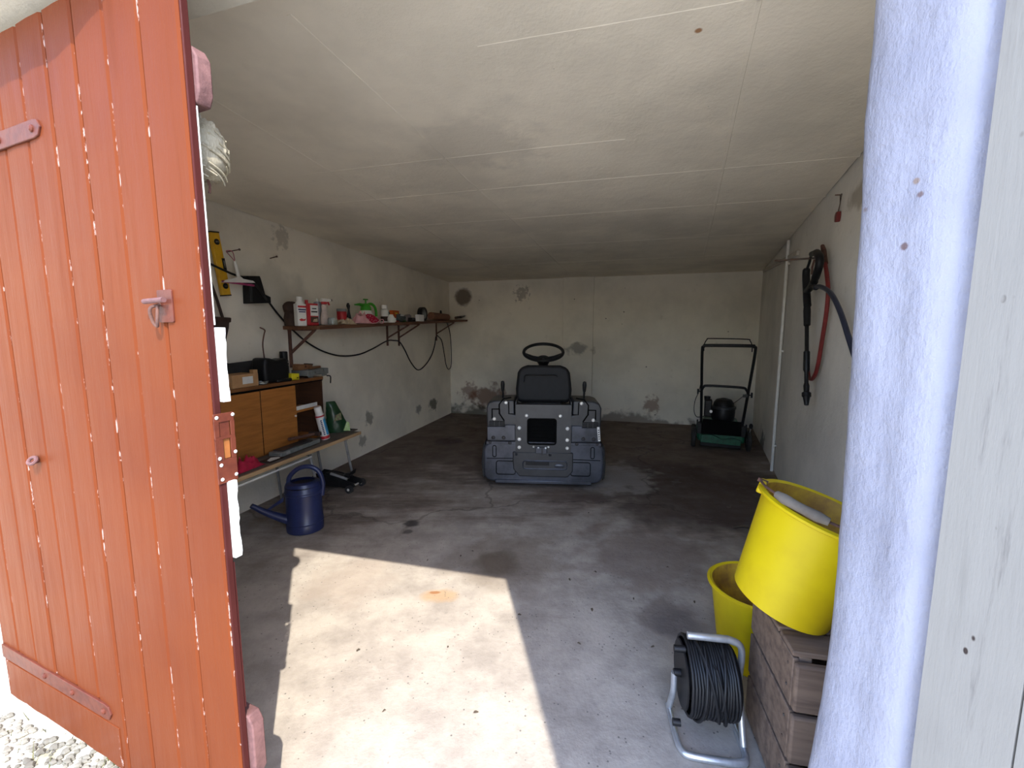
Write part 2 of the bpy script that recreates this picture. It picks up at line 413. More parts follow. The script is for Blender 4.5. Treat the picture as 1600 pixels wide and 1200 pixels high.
m_legs = mat('grey_steel_leg', (.34, .34, .33), (.24, .24, .23), rough=.5, metal=.3)
m_shelfw = mat('brown_shelf_wood', (.17, .070, .032), (.095, .042, .024), rough=.75, scale=7, bump=.3, stretch=(.5, 6, 6))
m_card = mat('brown_cardboard', (.48, .27, .12), (.42, .23, .10), rough=.85)
m_paper = mat('white_paper', (.75, .74, .70), (.66, .65, .61), rough=.8)
m_grey = mat('grey_plastic_case', (.20, .21, .20), (.15, .16, .15), rough=.55)
m_white_pl = mat('white_plastic', (.75, .73, .68), (.66, .64, .60), rough=.4)
m_cream = mat('cream_plastic', (.62, .50, .43), rough=.5)
m_redp = mat('red_print', (.50, .025, .03), (.40, .02, .025), rough=.45)
m_redc = mat('red_cloth', (.50, .012, .05), (.36, .01, .035), rough=.9, scale=40)
m_yellow = mat('yellow_card', (.82, .70, .02), rough=.5)
m_orange = mat('orange_card', (.62, .13, .015), (.5, .08, .02), rough=.55, scale=60)
m_lvl = mat('yellow_level_paint', (.72, .40, .015), (.60, .32, .015), rough=.45)
m_cable = mat('black_cable', (.009, .009, .010), (.014, .014, .015), rough=.5, spec=.3)
m_hose_red = mat('red_hose', (.20, .020, .018), (.14, .016, .014), rough=.4)
m_hose_blue = mat('blue_black_hose', (.02, .026, .055), rough=.35)
m_brspr = mat('green_sprayer_plastic', (.05, .34, .02), (.04, .27, .02), rough=.35)
m_pink = mat('pink_trim', (.66, .34, .34), (.56, .28, .28), rough=.8)
m_beige = mat('beige_glove_cloth', (.48, .38, .25), (.36, .27, .17), rough=.9, scale=50)
m_grn = mat('green_bag_foil', (.010, .048, .016), (.006, .028, .010), rough=.35)
m_lgrn = mat('pale_green_print', (.32, .50, .16), (.5, .62, .36), rough=.4, scale=60)
m_blp = mat('sky_blue_print', (.05, .30, .55), rough=.35)
m_navy = mat('navy_print', (.02, .03, .12), rough=.4)
m_dbrown = mat('dark_brown_rusty_metal', (.055, .028, .018), (.03, .016, .012), rough=.8)
m_wood = mat('worn_tool_wood', (.26, .12, .05), (.17, .075, .035), rough=.6, stretch=(.3, 5, 5))
m_straw = mat('dry_straw', (.40, .36, .26), (.28, .24, .16), rough=.9, scale=60, stretch=(6, 6, 1))
m_leaf = mat('dry_leaf', (.06, .045, .03), (.10, .07, .04), rough=.9)
m_lead = mat('leather_bag', (.045, .026, .02), rough=.6)
m_dred = mat('dark_red_print_cloth', (.30, .006, .03), (.24, .005, .025), rough=.85)
def m_dots_f():
    t = NT('dotted_red_cloth'); co = t.coord()
    vo = t.n('ShaderNodeTexVoronoi'); vo.inputs['Scale'].default_value = 85; t.l(co, vo.inputs['Vector'])
    return t.out(t.mix(t.ramp(vo.outputs['Distance'], .22, .30, 1, 0), (.36, .008, .035), (.72, .50, .52)), .85, 0, .2)
m_dots = m_dots_f()
def m_glass_f():
    t = NT('jar_glass'); t.b.inputs['Transmission Weight'].default_value = .8
    co = t.coord(); return t.out(t.mix(t.ramp(t.noise(co, 10), .3, .7), (.80, .84, .80), (.70, .74, .70)), .12)
m_glass = m_glass_f()
m_grass = mat('dry_grass_blade', (.07, .08, .02), (.14, .12, .05), rough=.9)
def m_ground_f():
    t = NT('gravel_ground'); co = t.coord('World')
    vo = t.n('ShaderNodeTexVoronoi'); vo.inputs['Scale'].default_value = 38; t.l(co, vo.inputs['Vector'])
    a = t.noise(co, 3, 5); b = t.noise(co, 24, 5, .7)
    col = t.mix(t.ramp(b, .35, .7), (.62, .58, .48), (.42, .38, .31))
    col = t.mix(t.ramp(vo.outputs['Distance'], .1, .5), (.60, .58, .53), col)
    col = t.mix(t.ramp(a, .58, .70, 0, .5), col, (.20, .20, .09))
    t.bump(vo.outputs['Distance'], .6, .01)
    return t.out(col, .9, 0, .2)
m_ground = m_ground_f()
m_stone = mat('pale_gravel_stone', (.30, .28, .22), (.12, .11, .085), rough=.85, scale=6)

# ------------------------------------------------------------------ the setting
fo = lambda x: 0.797 - 0.3035*x                  # outer face line of the front wall
def off(W, along, p): P = W.pt(along, p, 0); return (P.x, P.y)
floor_poly = [(-2.6, fo(-2.6)+.02), (1.4, fo(1.4)+.02), (4.2, 5.4), (3.4, 6.0), (-.9, 7.1), (-1.3, 6.9)]
struct(MB().slab(floor_poly, -.12, 0).build('floor', m_floor), 'stained grey concrete floor of the garage')
g = MB(); g.slab([(-14, 40), (-14, -30), (16, -30), (16, 40)], -.6, -.02)
struct(g.build('ground', m_ground), 'pale sunlit gravel ground outside the door')
def wallbox(name, W, a0, a1, z1, m, thick=.18):
    poly = [off(W, a0, 0), off(W, a1, 0), off(W, a1, -thick), off(W, a0, -thick)]
    return struct(MB().slab(poly, -.1, z1).build(name, m))
wallbox('wall_left', LEFT, -.25, LEFT.len+.0, 2.2, m_wall_left)['label'] = 'left wall of flaking off-white plaster with mould patches'
wallbox('wall_back', BACK, -.18, BACK.len+.18, 2.2, m_wall_back)['label'] = 'back wall of dingy off-white plaster'
wallbox('wall_right', RIGHT, 0, RIGHT.len, 2.2, m_wall_right)['label'] = 'right wall of whitewashed plaster'
# shallow pilaster on the back wall
a0 = BACK.loc(880, 520)[0]; a1 = BACK.loc(927, 520)[0]
pz = MB().slab([off(BACK, a0, .055), off(BACK, a1, .055), off(BACK, a1, -.02), off(BACK, a0, -.02)], 0, 2.055)
struct(pz.build('trim_1', m_wall_back, bevel=.006), 'shallow plastered pilaster on the back wall')
# ceiling with raised plaster joints
ce = MB(); G_ = .007; _c = lambda P: (P.x, P.y)
cpoly = [_c(LEFT.pt(.235, G_, 0)), _c(RIGHT.pt(RIGHT.len-.06, G_, 0)), _c(RIGHT.b*0 + BACK.b + (RIGHT.n + BACK.n)*G_), _c(LEFT.b + (LEFT.n + BACK.n)*G_)]
ce.slab(cpoly, lambda p: ceil_z(p[1]), lambda p: ceil_z(p[1]) + .12)
ceil = struct(ce.build('ceiling', m_ceiling), 'plastered board ceiling with ridged joints')
def seam(pts):
    m = MB(); W_ = .013
    for (x0, y0), (x1, y1) in zip(pts[:-1], pts[1:]):
        d = Vector((x1-x0, y1-y0)).normalized(); nx, ny = -d.y*W_, d.x*W_; n2 = .45
        A = [(x0-nx, y0-ny, 0), (x1-nx, y1-ny, 0), (x1+nx, y1+ny, 0), (x0+nx, y0+ny, 0)]
        B = [(x0-nx*n2, y0-ny*n2, 1), (x1-nx*n2, y1-ny*n2, 1), (x1+nx*n2, y1+ny*n2, 1), (x0+nx*n2, y0+ny*n2, 1)]
        vv = [(a, b, ceil_z(b) - (.0013 if k else -.004)) for a, b, k in A + B]
        m.add(vv, [(3,2,1,0), (4,5,6,7), (0,1,5,4), (1,2,6,5), (2,3,7,6), (3,0,4,7)])
    return m.build('joint_ridge', m_ceiling, ceil)
def jit(a, b, n=6, s=.006):
    return [(a[0]+(b[0]-a[0])*i/n + random.uniform(-s, s), a[1]+(b[1]-a[1])*i/n + random.uniform(-s, s)) for i in range(n+1)]
for y0, xa, xb in ((1.36, -.1, .9), (2.09, -1.5, .5), (2.56, -1.3, 1.75), (3.2, -1.1, 2.0), (4.15, -1.0, 2.3), (5.1, -.9, 2.6)):
    seam(jit((xa, y0-.25*xa), (xb, y0-.25*xb)))
for (a, b) in (((-1.15, 1.4), (-.2, 5.8)), ((-.60, 1.25), (.70, 5.6)), ((.60, 1.1), (2.2, 5.0))):
    seam(jit(a, b, 8))
# front wall: left jamb, lintel, eave slab
HL = (-1.686, 1.309)
def fw(x0, x1, th=.2): return [(x0, fo(x0)), (x1, fo(x1)), (x1+.058, fo(x1)+th), (x0+.058, fo(x0)+th)]
fr = MB(); fr.slab(fw(-3.2, HL[0]-.02, .12), -.1, 2.14); fr.slab(fw(HL[0]-.03, .62, .05), 1.99, 2.24)
fr.slab(fw(-3.2, HL[0]-.0, .2), 1.99, 2.24)
struct(fr.build('wall_front', m_facade), 'front wall and lintel above the garage door')
ev = MB(); ee = lambda x: .696 - .26*x
ev.slab([(-3.4, fo(-3.4)-.03), (-.963, 1.0), (1.6, ee(1.6)), (3.9, 5.3), (3.4, 6.1), (-.9, 7.2), (-1.4, 7.0)], lambda p: max(2.15, ceil_z(p[1])+.1), 2.32)
ev.slab([(-2.4, 1.47), (-.963, .905), (-.60, .842), (1.6, ee(1.6)), (1.6, fo(1.6)+.01), (-2.4, fo(-2.4)+.01)], 2.02, 2.2)
struct(ev.build('roof', m_facade), 'concrete roof slab with a short eave over the door')
# right pillar: plan outline with lumps, smooth rounded limewash
def pillar():
    outl = [(.655, .596), (.634, .600), (.615, .613), (.603, .632), (.596, .655), (.592, .680), (.5875, .690), (.584, .712), (.582, .733),
            (.590, .750), (.620, .775), (.70, .80), (1.02, .80), (1.10, .46), (.90, .50), (.72, .57)]
    nz = 90; n = len(outl); vv = []; ff = []
    for i in range(nz+1):
        z = -.1 + 2.25*i/nz
        for k, (x, y) in enumerate(outl):
            j = Vector((noise.noise((x*9, y*9, z*2.2)), noise.noise((x*9+7, y*9, z*2.2)), 0)) * .0075
            j += Vector((noise.noise((x*40, y*40, z*16)), noise.noise((x*40+7, y*40, z*16)), 0)) * .0022
            if k > 10 or k == 0: j *= .2
            if 1 <= k <= 11: j.x += .022*math.sin(PI*min(1, max(0, (z-.35)/1.25)))*min(1, k/5)
            vv.append((x + j.x, y + j.y, z))
    for i in range(nz):
        for k in range(n):
            k2 = (k+1) % n; ff.append((i*n+k, i*n+k2, (i+1)*n+k2, (i+1)*n+k))
    ff.append(tuple(range(n-1, -1, -1))); ff.append(tuple(range(nz*n, nz*n+n)))
    m = MB(); m.add(vv, ff)
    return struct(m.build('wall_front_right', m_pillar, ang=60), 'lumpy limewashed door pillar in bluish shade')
pillar()

# ------------------------------------------------------------------ left door leaf
FE = Vector((-.622, .862, 0)); dd = Vector((-.925, .379, 0)).normalized()
# local frame: x from the hinge side to the free edge, y into the garage, z up ; origin at free edge foot
DRZ = math.atan2(-dd.y, -dd.x)
door = bpy.data.objects.new('door_1', None); COL.objects.link(door); door.location = FE; door.rotation_euler = (0, 0, DRZ)
struct(door, 'red-brown boarded garage door leaf standing ajar'); door.empty_display_size = .1
DW, ZT = 1.185, 1.972
pw = [.124] + [.118]*8 + [.117]
x = 0.0
for i, wd in enumerate(pw):
    m = MB(); j = random.uniform(-.0012, .0012)
    # gently cupped board face: three strips
    x0, x1 = -x-wd+.0016, -x-.0016
    pts = [(x0, .0035+j), (x0+.006, j), ((x0+x1)/2, -.0012+j), (x1-.006, j), (x1, .0035+j), (x1, .017), (x0, .017)]
    m.slab(pts, .035 + random.uniform(-.004, .004), ZT)
    m.build('plank', m_red, door, ang=25)
    x += wd
# edge strip, rebate lining, inner ledges
m = MB(); m.slab([(.0002, .002), (.004, .003), (.004, .017), (.0002, .017)], .035, ZT); m.build('edge_strip', m_redd, door, bevel=.002)
def ziglin(z0, z1, x1, wob, ye=.031):
    m = MB(); n = 14; vv = []
    for i in range(n+1):
        z = z0+(z1-z0)*i/n; xx = x1 + random.uniform(-wob, wob)
        vv += [(-.02, .017, z), (xx, .017, z), (xx, ye, z), (-.02, ye, z)]
    ff = [(0,1,2,3), (4*n+3, 4*n+2, 4*n+1, 4*n)]
    for i in range(n):
        for k in range(4): ff.append((4*i+k, 4*i+(k+1) % 4, 4*i+4+(k+1) % 4, 4*i+4+k))
    m.add(vv, ff); return m
def zrow(v, y): d = ray(300, v); return CAM_H + y*d.z/d.y
ziglin(zrow(862, .9), zrow(746, .9), .013, .003).build('lining_strip', m_white, door)
ziglin(zrow(625, .9), zrow(512, .9), .014, .0022).build('lining_strip', m_white, door)
ziglin(zrow(508, .9), 1.69, .0038, .0004, .0195).build('lining_strip', m_white, door)
ziglin(.40, zrow(870, .9), .0038, .0004, .0195).build('lining_strip', m_redd, door)
for z0, z1, xe, mm in ((1.695, 1.80, .014, m_pinkwood), (.215, .375, .022, m_pinkwood)):
    poly = [(-1.15, z0), (xe-.010, z0), (xe, z0+.02), (xe, z1-.022), (xe-.014, z1), (-1.15, z1)]
    MB().prism(poly, .017, .046).build('ledge', mm, door, bevel=.003)
br = MB(); br.add([(-1.1, .028, .37), (-1.0, .028, .37), (-.12, .028, 1.69), (-.22, .028, 1.69), (-1.1, .055, .37), (-1.0, .055, .37), (-.12, .055, 1.69), (-.22, .055, 1.69)],
        [(3,2,1,0), (4,5,6,7), (0,1,5,4), (1,2,6,5), (2,3,7,6), (3,0,4,7)]); br.build('brace', m_pinkwood, door)
# strap hinges
def strap(z, tip, wdt, z_left):
    m = MB(); dz = (z_left - z)
    L = -1.17
    poly = [(L, z+dz-wdt/2), (tip-.03, z-wdt/2), (tip-.012, z-wdt*.42), (tip, z), (tip-.012, z+wdt*.42), (tip-.03, z+wdt/2), (L, z+dz+wdt/2)]
    m.prism(poly, -.0065, .001); s_ = m.build('hinge_strap', m_iron_red, door, bevel=.0015)
    for k in (tip-.035, tip-.2, tip-.36):
        MB().lathe([(.009, 0), (.0085, .003), (.004, .006)], 10, Matrix.Translation((k, -.006, z)) @ Matrix.Rotation(PI/2, 4, 'X')).build('bolt', m_iron_red, s_)
def door_local(u, v):
    d = ray(u, v); nrm = Vector((-dd.y, dd.x, 0)); t = (FE - CAMP).dot(nrm)/d.dot(nrm); P = CAMP + d*t - FE
    return (-(P.dot(dd)), P.z)
a = door_local(66, 190); strap(a[1]-.012, a[0], .042, a[1]-.012)
a = door_local(178, 1118); strap(a[1]+.006, a[0], .046, a[1]+.006)
# lower ledger cover board (bottom left patch)
b_ = door_local(188, 1150)
MB().prism([(-1.16, .04), (b_[0]+.005, .04), (b_[0]+.005, a[1]-.028), (-1.16, a[1]-.028)], -.0035, .003).build('patch_board', m_red, door, bevel=.001)
# hasp: plate, bolt, loop
a = door_local(262, 480); hx, hz = a
hp = MB().prism(rrect(hx-.026, hx+.024, hz-.032, hz+.036, .004), -.0045, .001).build('hasp_plate', m_iron_red, door, bevel=.001)
MB().cyl((hx-.050, -.016, hz+.012), (hx+.018, -.016, hz+.014), .0055, n=10).build('hasp_bolt', m_pinkwood, hp)
k = MB().tube(spline([(hx-.016, -.004, hz+.006), (hx-.02, -.022, hz-.004), (hx-.022, -.018, hz-.030), (hx-.016, -.014, hz-.040), (hx-.010, -.016, hz-.028), (hx-.012, -.012, hz+.002)], 6), .0032, 8).build('hasp_loop', m_rust, hp)
a = door_local(60, 718)
MB().tube([(a[0]+.018*math.cos(t_*PI/8), -.012+.006*math.sin(t_*PI/8), a[1]+.008*math.sin(t_*PI/8)) for t_ in range(16)], .0045, 8, True).build('pull_ring', m_pinkwood, door)
MB().cyl((a[0], .0, a[1]-.002), (a[0], -.014, a[1]-.006), .006, n=10).build('ring_staple', m_iron_red, door)
# lock plate on the free edge
z0, z1 = zrow(752, .88), zrow(645, .88); zc = (z0+z1)/2; hh = (z1-z0)
lp = bpy.data.objects.new('lock', None); COL.objects.link(lp); lp.parent = door
xs = .0045
def strip(y0, y1, a_, b__): return MB().box((xs+.0015, (y0+y1)/2, (a_+b__)/2), (.003, y1-y0, b__-a_))
# plate made round its two openings
m = MB(); Y0, Y1 = -.002, .040
o1 = (z1-.050, z1-.018, .008, .032); o2 = (z0+.050, z0+.095, .014, .030)
m.box((xs+.0015, (Y0+Y1)/2, (o1[1]+z1)/2), (.003, Y1-Y0, z1-o1[1]))
m.box((xs+.0015, (Y0+Y1)/2, (o2[1]+o1[0])/2), (.003, Y1-Y0, o1[0]-o2[1]))
m.box((xs+.0015, (Y0+Y1)/2, (z0+o2[0])/2), (.003, Y1-Y0, o2[0]-z0))
for o_ in (o1, o2):
    m.box((xs+.0015, (Y0+o_[2])/2, (o_[0]+o_[1])/2), (.003, o_[2]-Y0, o_[1]-o_[0]))
    m.box((xs+.0015, (Y1+o_[3])/2, (o_[0]+o_[1])/2), (.003, Y1-o_[3], o_[1]-o_[0]))
m.build('lock_plate', m_iron_red, lp, bevel=.0006)
m = MB(); m.prism([(xs-.01, o1[0]), (xs+.001, o1[0]), (xs+.001, o1[1])], .010, .030); m.build('latch', m_iron_red, lp)
MB().box((xs-.004, .022, (o2[0]+o2[1])/2), (.006, .018, o2[1]-o2[0])).build('lit_hole_block', mat('lit_hole_orange', (.34, .12, .03)), lp, bevel=.002)  # orange block paints in the sunlit door seen through the hole
for yy, zz in ((.004, z1-.008), (.038, z1-.006), (.006, z0+.04), (.038, z0+.062), (.006, z0+.009), (.036, z0+.012), (.004, z0+.055)):
    MB().ball((xs+.003, yy, zz), (.0025, .004, .004), 10, 6).build('screw', m_bolt, lp)
# right leaf, swung open beside the camera
HR = Vector((.648, .592, 0)); ed = Vector((.170, -.985, 0)).normalized()
door2 = bpy.data.objects.new('door_2', None); COL.objects.link(door2); door2.location = HR
door2.rotation_euler = (0, 0, math.atan2(ed.y, ed.x)); struct(door2, 'weathered whitish boarded door leaf swung wide open')
# local x from hinge to free edge, local y to the camera-left... (rotated frame: +y points to the right leaf's left face)
for i in range(11):
    x0, x1 = i*.108+.0012, (i+1)*.108-.0012
    j = random.uniform(-.001, .001)
    pts = [(x0, -.004+j), (x0+.004, j), ((x0+x1)/2, .001+j), (x1-.004, j), (x1, -.004+j), (x1, -.024), (x0, -.024)]
    MB().slab(pts[::-1], .035, 1.972).build('plank', m_white_door, door2, ang=25)

# ------------------------------------------------------------------ pressed straw bundle behind the door
nst = thing('rope_bundle', 'pale frayed bundle of rope hung behind the red door', 'rope', FE + Matrix.Rotation(DRZ, 3, 'Z') @ Vector((-.082, .080, 1.645)), DRZ)
MB().ball((0, 0, 0), (.045, .045, .062), 28, 22, fn=lambda d: 1 + .10*noise.noise(d*3) + .09*noise.noise(Vector((d.x*5, d.y*5, d.z*16)))).build('coil', m_straw, nst)
for k in range(46):
    m = MB(); a_ = random.uniform(0, 2*PI); z_ = random.uniform(-.045, .055); r_ = .0455*math.sqrt(max(.1, 1-(z_/.064)**2))
    pts = [(math.cos(a_+t_*.22)*(r_+.001*random.random()), math.sin(a_+t_*.22)*r_, z_ - t_*.004) for t_ in range(7)]
    m.tube(pts, .0022, 5).build('strand', m_straw, nst)
MB().tube([(0, 0, -.05), (.012, .0, -.075), (.008, .0, -.09)], .003, 6).build('tie', m_rust, nst)
MB().tube([(0, 0, .05), (-.002, -.005, .09), (-.004, -.02, .12)], .003, 6).build('hanging_cord', m_straw, nst)

# ------------------------------------------------------------------ ride-on mower seen from behind
p = on_floor(848, 762)
TR = thing('ride_on_mower', 'black ride-on lawn tractor with steering wheel, rear facing the door', 'tractor', (p.x, p.y+.0, 0), -math.atan2(p.x, p.y))
fx = lambda zx: (zx-550)/891.0
fz = lambda zr: (1131-zr)/891.0*1.0
# body shell under the seat (rear fenders)
body = [(-.455, .33), (-.462, .66), (-.445, .70), (-.40, .715), (-.235, .72), (-.235, .60), (.235, .60), (.235, .72), (.40, .715), (.445, .70), (.462, .66), (.455, .33)]
MB().prism(body, .012, .34).build('fender_body', m_tract, TR, bevel=.012, seg=3)
# lower apron with rounded corners, bulging back
ap = rrect(-.488, .488, .045, .375, .075, 6)
MB().prism(ap, -.004, .10).build('rear_apron', m_tract2, TR, bevel=.018, seg=3)
MB().prism(rrect(-.462, .462, .360, .385, .006), -.016, .02).build('apron_flange', m_tract2, TR, bevel=.004)
for sx in (-1, 1):
    MB().prism([(sx*.455, .39), (sx*.225, .39), (sx*.225, .52), (sx*.31, .52), (sx*.31, .505), (sx*.455, .505)][::sx], -.006, .02).build('side_panel', m_tract2, TR, bevel=.005)
    # moulded lines
    q = [(fx(180), fz(625)), (fx(180), fz(555)), (fx(235), fz(555)), (fx(235), fz(590)), (fx(268), fz(640))]
    MB().tube([(sx*abs(a_), .010, z_) for a_, z_ in q], .006, 6).build('moulded_rib', m_black_gapshade, TR)
    q = [(fx(232), fz(590)), (fx(232), fz(520)), (fx(262), fz(480)), (fx(320), fz(470))]
    MB().tube([(sx*abs(a_), .010, z_) for a_, z_ in q], .006, 6).build('moulded_rib', m_black_gapshade, TR)
    q = [(fx(300), fz(500)), (fx(302), fz(588)), (fx(345), fz(590))]
    MB().tube([(sx*abs(a_), .010, z_) for a_, z_ in q], .005, 6).build('moulded_rib', m_black_gapshade, TR)
    # grille
    gx = sx*abs(fx(215)); gz = fz(671)
    gr = MB().box((gx, .012, gz), (.125, .012, .062)).build('grille', m_black_gapshade, TR)
    for k in range(5): MB().box((gx, .004, gz-.024+.012*k), (.120, .008, .0045)).build('grille_slat', m_tract, gr)
    for k in (-1, 1): MB().box((gx+k*.02, .003, gz), (.004, .008, .056)).build('grille_slat', m_tract, gr)
    # embossed panel lines on the apron
    E = abs(fx(280))
    MB().tube([(sx*E+a_, -.005, z_) for a_, z_ in rrect(-.078, .078, fz(1035), fz(935), .018, 3)], .0035, 6, True).build('embossed_line', m_black_gapshade, TR)
    MB().tube([(sx*abs(fx(197))+a_, -.005, z_) for a_, z_ in rrect(-.014, .014, fz(905), fz(822), .012, 3)], .0035, 6, True).build('embossed_line', m_black_gapshade, TR)
    MB().tube([(sx*.46, -.005, fz(918)), (sx*.23, -.005, fz(914))], .003, 6).build('embossed_line', m_black_gapshade, TR)
    # rear wheel
    wl = MB(); M_ = Matrix.Translation((sx*.335, .30, .235)) @ Matrix.Rotation(PI/2, 4, 'Y')
    wl.lathe([(.09, -.09), (.155, -.095), (.20, -.11), (.225, -.10), (.235, -.06), (.235, .06), (.225, .10), (.20, .11), (.155, .095), (.09, .09)], 36, M_)
    wo_ = wl.build('rear_wheel', m_blackm, TR)
    MB().lathe([(.05, -.06), (.12, -.085), (.15, -.07), (.15, .07), (.12, .085), (.05, .06)], 24, M_).build('rim', m_tract, wo_)
    # side skirt of the tyre seen beside the apron
    MB().prism([(sx*.487, .05), (sx*.505, .07), (sx*.512, .20), (sx*.500, .33), (sx*.480, .37)][::sx], .05, .40).build('mudguard', m_blackm, TR, bevel=.006)
    # lever
    lx = fx(247) if sx < 0 else fx(848)
    MB().tube(spline([(lx, .16, .70), (lx, .15, .76), (lx*1.0, .13, .80)], 5), .008, 8).build('lever', m_black, TR)
    MB().lathe([(.010, 0), (.014, .02), (.017, .06), (.013, .085), (.004, .09)], 12, Matrix.Translation((lx, .135, .775)) @ Matrix.Rotation(.1, 4, 'X')).build('lever_grip', m_black, TR)
    # front wheels
    M_ = Matrix.Translation((sx*.36, 1.32, .175)) @ Matrix.Rotation(PI/2, 4, 'Y')
    MB().lathe([(.06, -.06), (.12, -.07), (.16, -.065), (.175, -.04), (.175, .04), (.16, .065), (.12, .07), (.06, .06)], 30, M_).build('front_wheel', m_blackm, TR)
    for (bx, bz, mm, r_) in ((fx(280), fz(507), m_bolt, .0125), (fx(195), fz(627), m_bolt, .0125), (fx(379), fz(684), m_bolt, .0135), (fx(379), fz(766), m_bolt, .0135), (fx(379), fz(826), m_bolt, .0125), (fx(430), fz(593), m_bolt, .0115),
                             (fx(190), fz(762), m_dbolt, .014), (fx(265), fz(762), m_dbolt, .014), (fx(167), fz(795), m_dbolt, .011), (fx(311), fz(797), m_dbolt, .012)):
        bx = sx*abs(bx)
        yb = -.026 if abs(bx) < .225 else (-.016 if bz < .385 else -.006 if bz < .50 else .012)
        MB().lathe([(r_*1.15, 0), (r_*1.15, .003), (r_*.8, .006), (r_*.75, .011), (0.001, .012)], 10, Matrix.Translation((bx, yb+.001, bz)) @ Matrix.Rotation(PI/2, 4, 'X')).build('bolt', mm, TR)
# centre panel with the open socket
cp = MB(); PX, PZ0, PZ1 = .222, fz(862), fz(515); ox0, ox1, oz0, oz1 = fx(440), fx(640), fz(800), fz(617)
for (xa, xb, za, zb) in ((-PX, ox0, PZ0, PZ1), (ox1, PX, PZ0, PZ1), (ox0, ox1, PZ0, oz0), (ox0, ox1, oz1, PZ1)):
    cp.box(((xa+xb)/2, 0, (za+zb)/2), (xb-xa, .052, zb-za))
cp.build('centre_panel', m_tract, TR)
fm = MB(); fm.tube([(a_, -.027, z_) for a_, z_ in rrect(ox0, ox1, oz0, oz1, .018, 4)], .007, 6, True); fm.build('socket_frame', m_black_gapshade, TR)
MB().box(((ox0+ox1)/2, .008, (oz0+oz1)/2), (ox1-ox0, .006, oz1-oz0)).build('socket_shade_sheet', m_black_gapshade, TR)  # near-black sheet paints the shade of the deep socket
mh = MB()
for k in range(6): mh.box(((ox0+ox1)/2 - .085 + .034*k  , .001, (oz0+oz1)/2), (.004, .004, oz1-oz0))
for k in range(6): mh.box(((ox0+ox1)/2, .001, oz0+.03*(k+.5)), (ox1-ox0, .004, .004))
mh.build('socket_mesh', m_black_gapshade, TR)
# hitch bracket
MB().box((fx(537), -.040, fz(842)), (.090, .030, .050)).build('hitch_bracket', m_tract2, TR, bevel=.004)
for k in (482, 516, 568, 588): MB().ball((fx(k), -.028 if k in (482, 588) else -.056, fz(820)), .009, 10, 6).build('hitch_bolt', m_bolt, TR)
MB().box((fx(543), -.058, fz(845)), (.014, .012, .06)).build('hitch_pin', m_dbolt, TR)
# bumper plate with slot
MB().prism([(fx(330), fz(862)), (fx(765), fz(862)), (fx(765), fz(1000)), (fx(730), fz(1045)), (fx(380), fz(1045)), (fx(335), fz(990))], -.020, .01).build('bumper_plate', m_tract, TR, bevel=.008)
MB().tube([(a_, -.022, z_) for a_, z_ in rrect(fx(405), fx(722), fz(985), fz(925), .022, 4)], .006, 6, True).build('bumper_slot_rim', m_tract2, TR)
MB().box((fx(510), -.018, fz(945)), (.19, .008, .030)).build('bumper_slot', m_black, TR, bevel=.003)
MB().ball((fx(668), -.019, fz(960)), (.042, .006, .017), 18, 8).build('badge', m_tract2, TR)
for k in (356, 600): MB().ball((fx(k), -.021, fz(880)), .011, 10, 6).build('bumper_bolt', m_dbolt, TR)
MB().box((0, .03, .052), (.78, .10, .03)).build('lower_crossbar', m_tract2, TR, bevel=.006)
sk = MB(); M_ = Matrix.Translation((fx(943), -.012, fz(722))) @ Matrix.Rotation(-.10, 4, 'Y'); sk.box((0, 0, 0), (.019, .004, .115), M_)
st = sk.build('sticker', m_paper, TR)
for k in range(5): MB().box((0, -.003, -.04+.018*k), (.009, .002, .009), M_).build('printed_mark', m_black, st)
# seat
sb = [(-.205, .665), (.205, .665), (.236, .69), (.240, .78), (.225, .92), (.20, .965), (.14, .985), (-.14, .985), (-.20, .965), (-.225, .92), (-.240, .78), (-.236, .69)]
MB().prism(sb, .24, .315, Matrix.Translation((0, .27, .68)) @ Matrix.Rotation(-.13, 4, 'X') @ Matrix.Translation((0, -.27, -.68))).build('backrest', mat('seat_vinyl', (.009, .009, .0095), rough=.6, spec=.25), TR, bevel=.026, seg=4)
MB().tube([(a_, .232-.0*z_, z_) for a_, z_ in [(-.165, .845), (-.165, .89), (-.15, .905), (.10, .905), (.118, .89)]], .0045, 6).build('backrest_seam', m_black, TR)
MB().prism(rrect(-.235, .235, .66, .755, .04, 4), .30, .70).build('seat_cushion', m_black, TR, bevel=.02, seg=3)
MB().box((0, .20, .655), (.29, .14, .055)).build('seat_bracket', m_black, TR, bevel=.006)
for sx in (-1, 1): MB().box((sx*.222, .13, .63), (.012, .22, .16)).build('seat_side_plate', m_tract, TR, bevel=.003)
MB().box((0, .35, .595), (.5, .45, .03)).build('seat_deck', m_black, TR)
# steering
cpt = Vector((-.005, .82, 1.075)); Ms = Matrix.Translation(cpt) @ Matrix.Rotation(.40, 4, 'X')
MB().tube([Ms @ Vector((.192*math.cos(k*PI/20), .192*math.sin(k*PI/20), 0)) for k in range(40)], .0155, 10, True).build('steering_wheel', m_black, TR)
for a_ in (-PI/2, -.25, PI+.25):
    MB().tube([Ms @ Vector((.03*math.cos(a_), -.05+.03*math.sin(a_), -.055)), Ms @ Vector((.11*math.cos(a_), -.03+.09*math.sin(a_), -.035)), Ms @ Vector((.19*math.cos(a_), .19*math.sin(a_), 0))], [.026, .020, .014], 8).build('wheel_spoke', m_black, TR)
MB().lathe([(.035, -.10), (.06, -.06), (.072, -.03), (.05, -.012), (.001, -.008)], 20, Ms @ Matrix.Translation((0, -.055, -.02))).build('wheel_hub', m_black, TR)
MB().cyl(Ms @ Vector((0, -.05, -.09)), (0, .98, .70), .045, .06, 14).build('steering_column', m_black, TR)
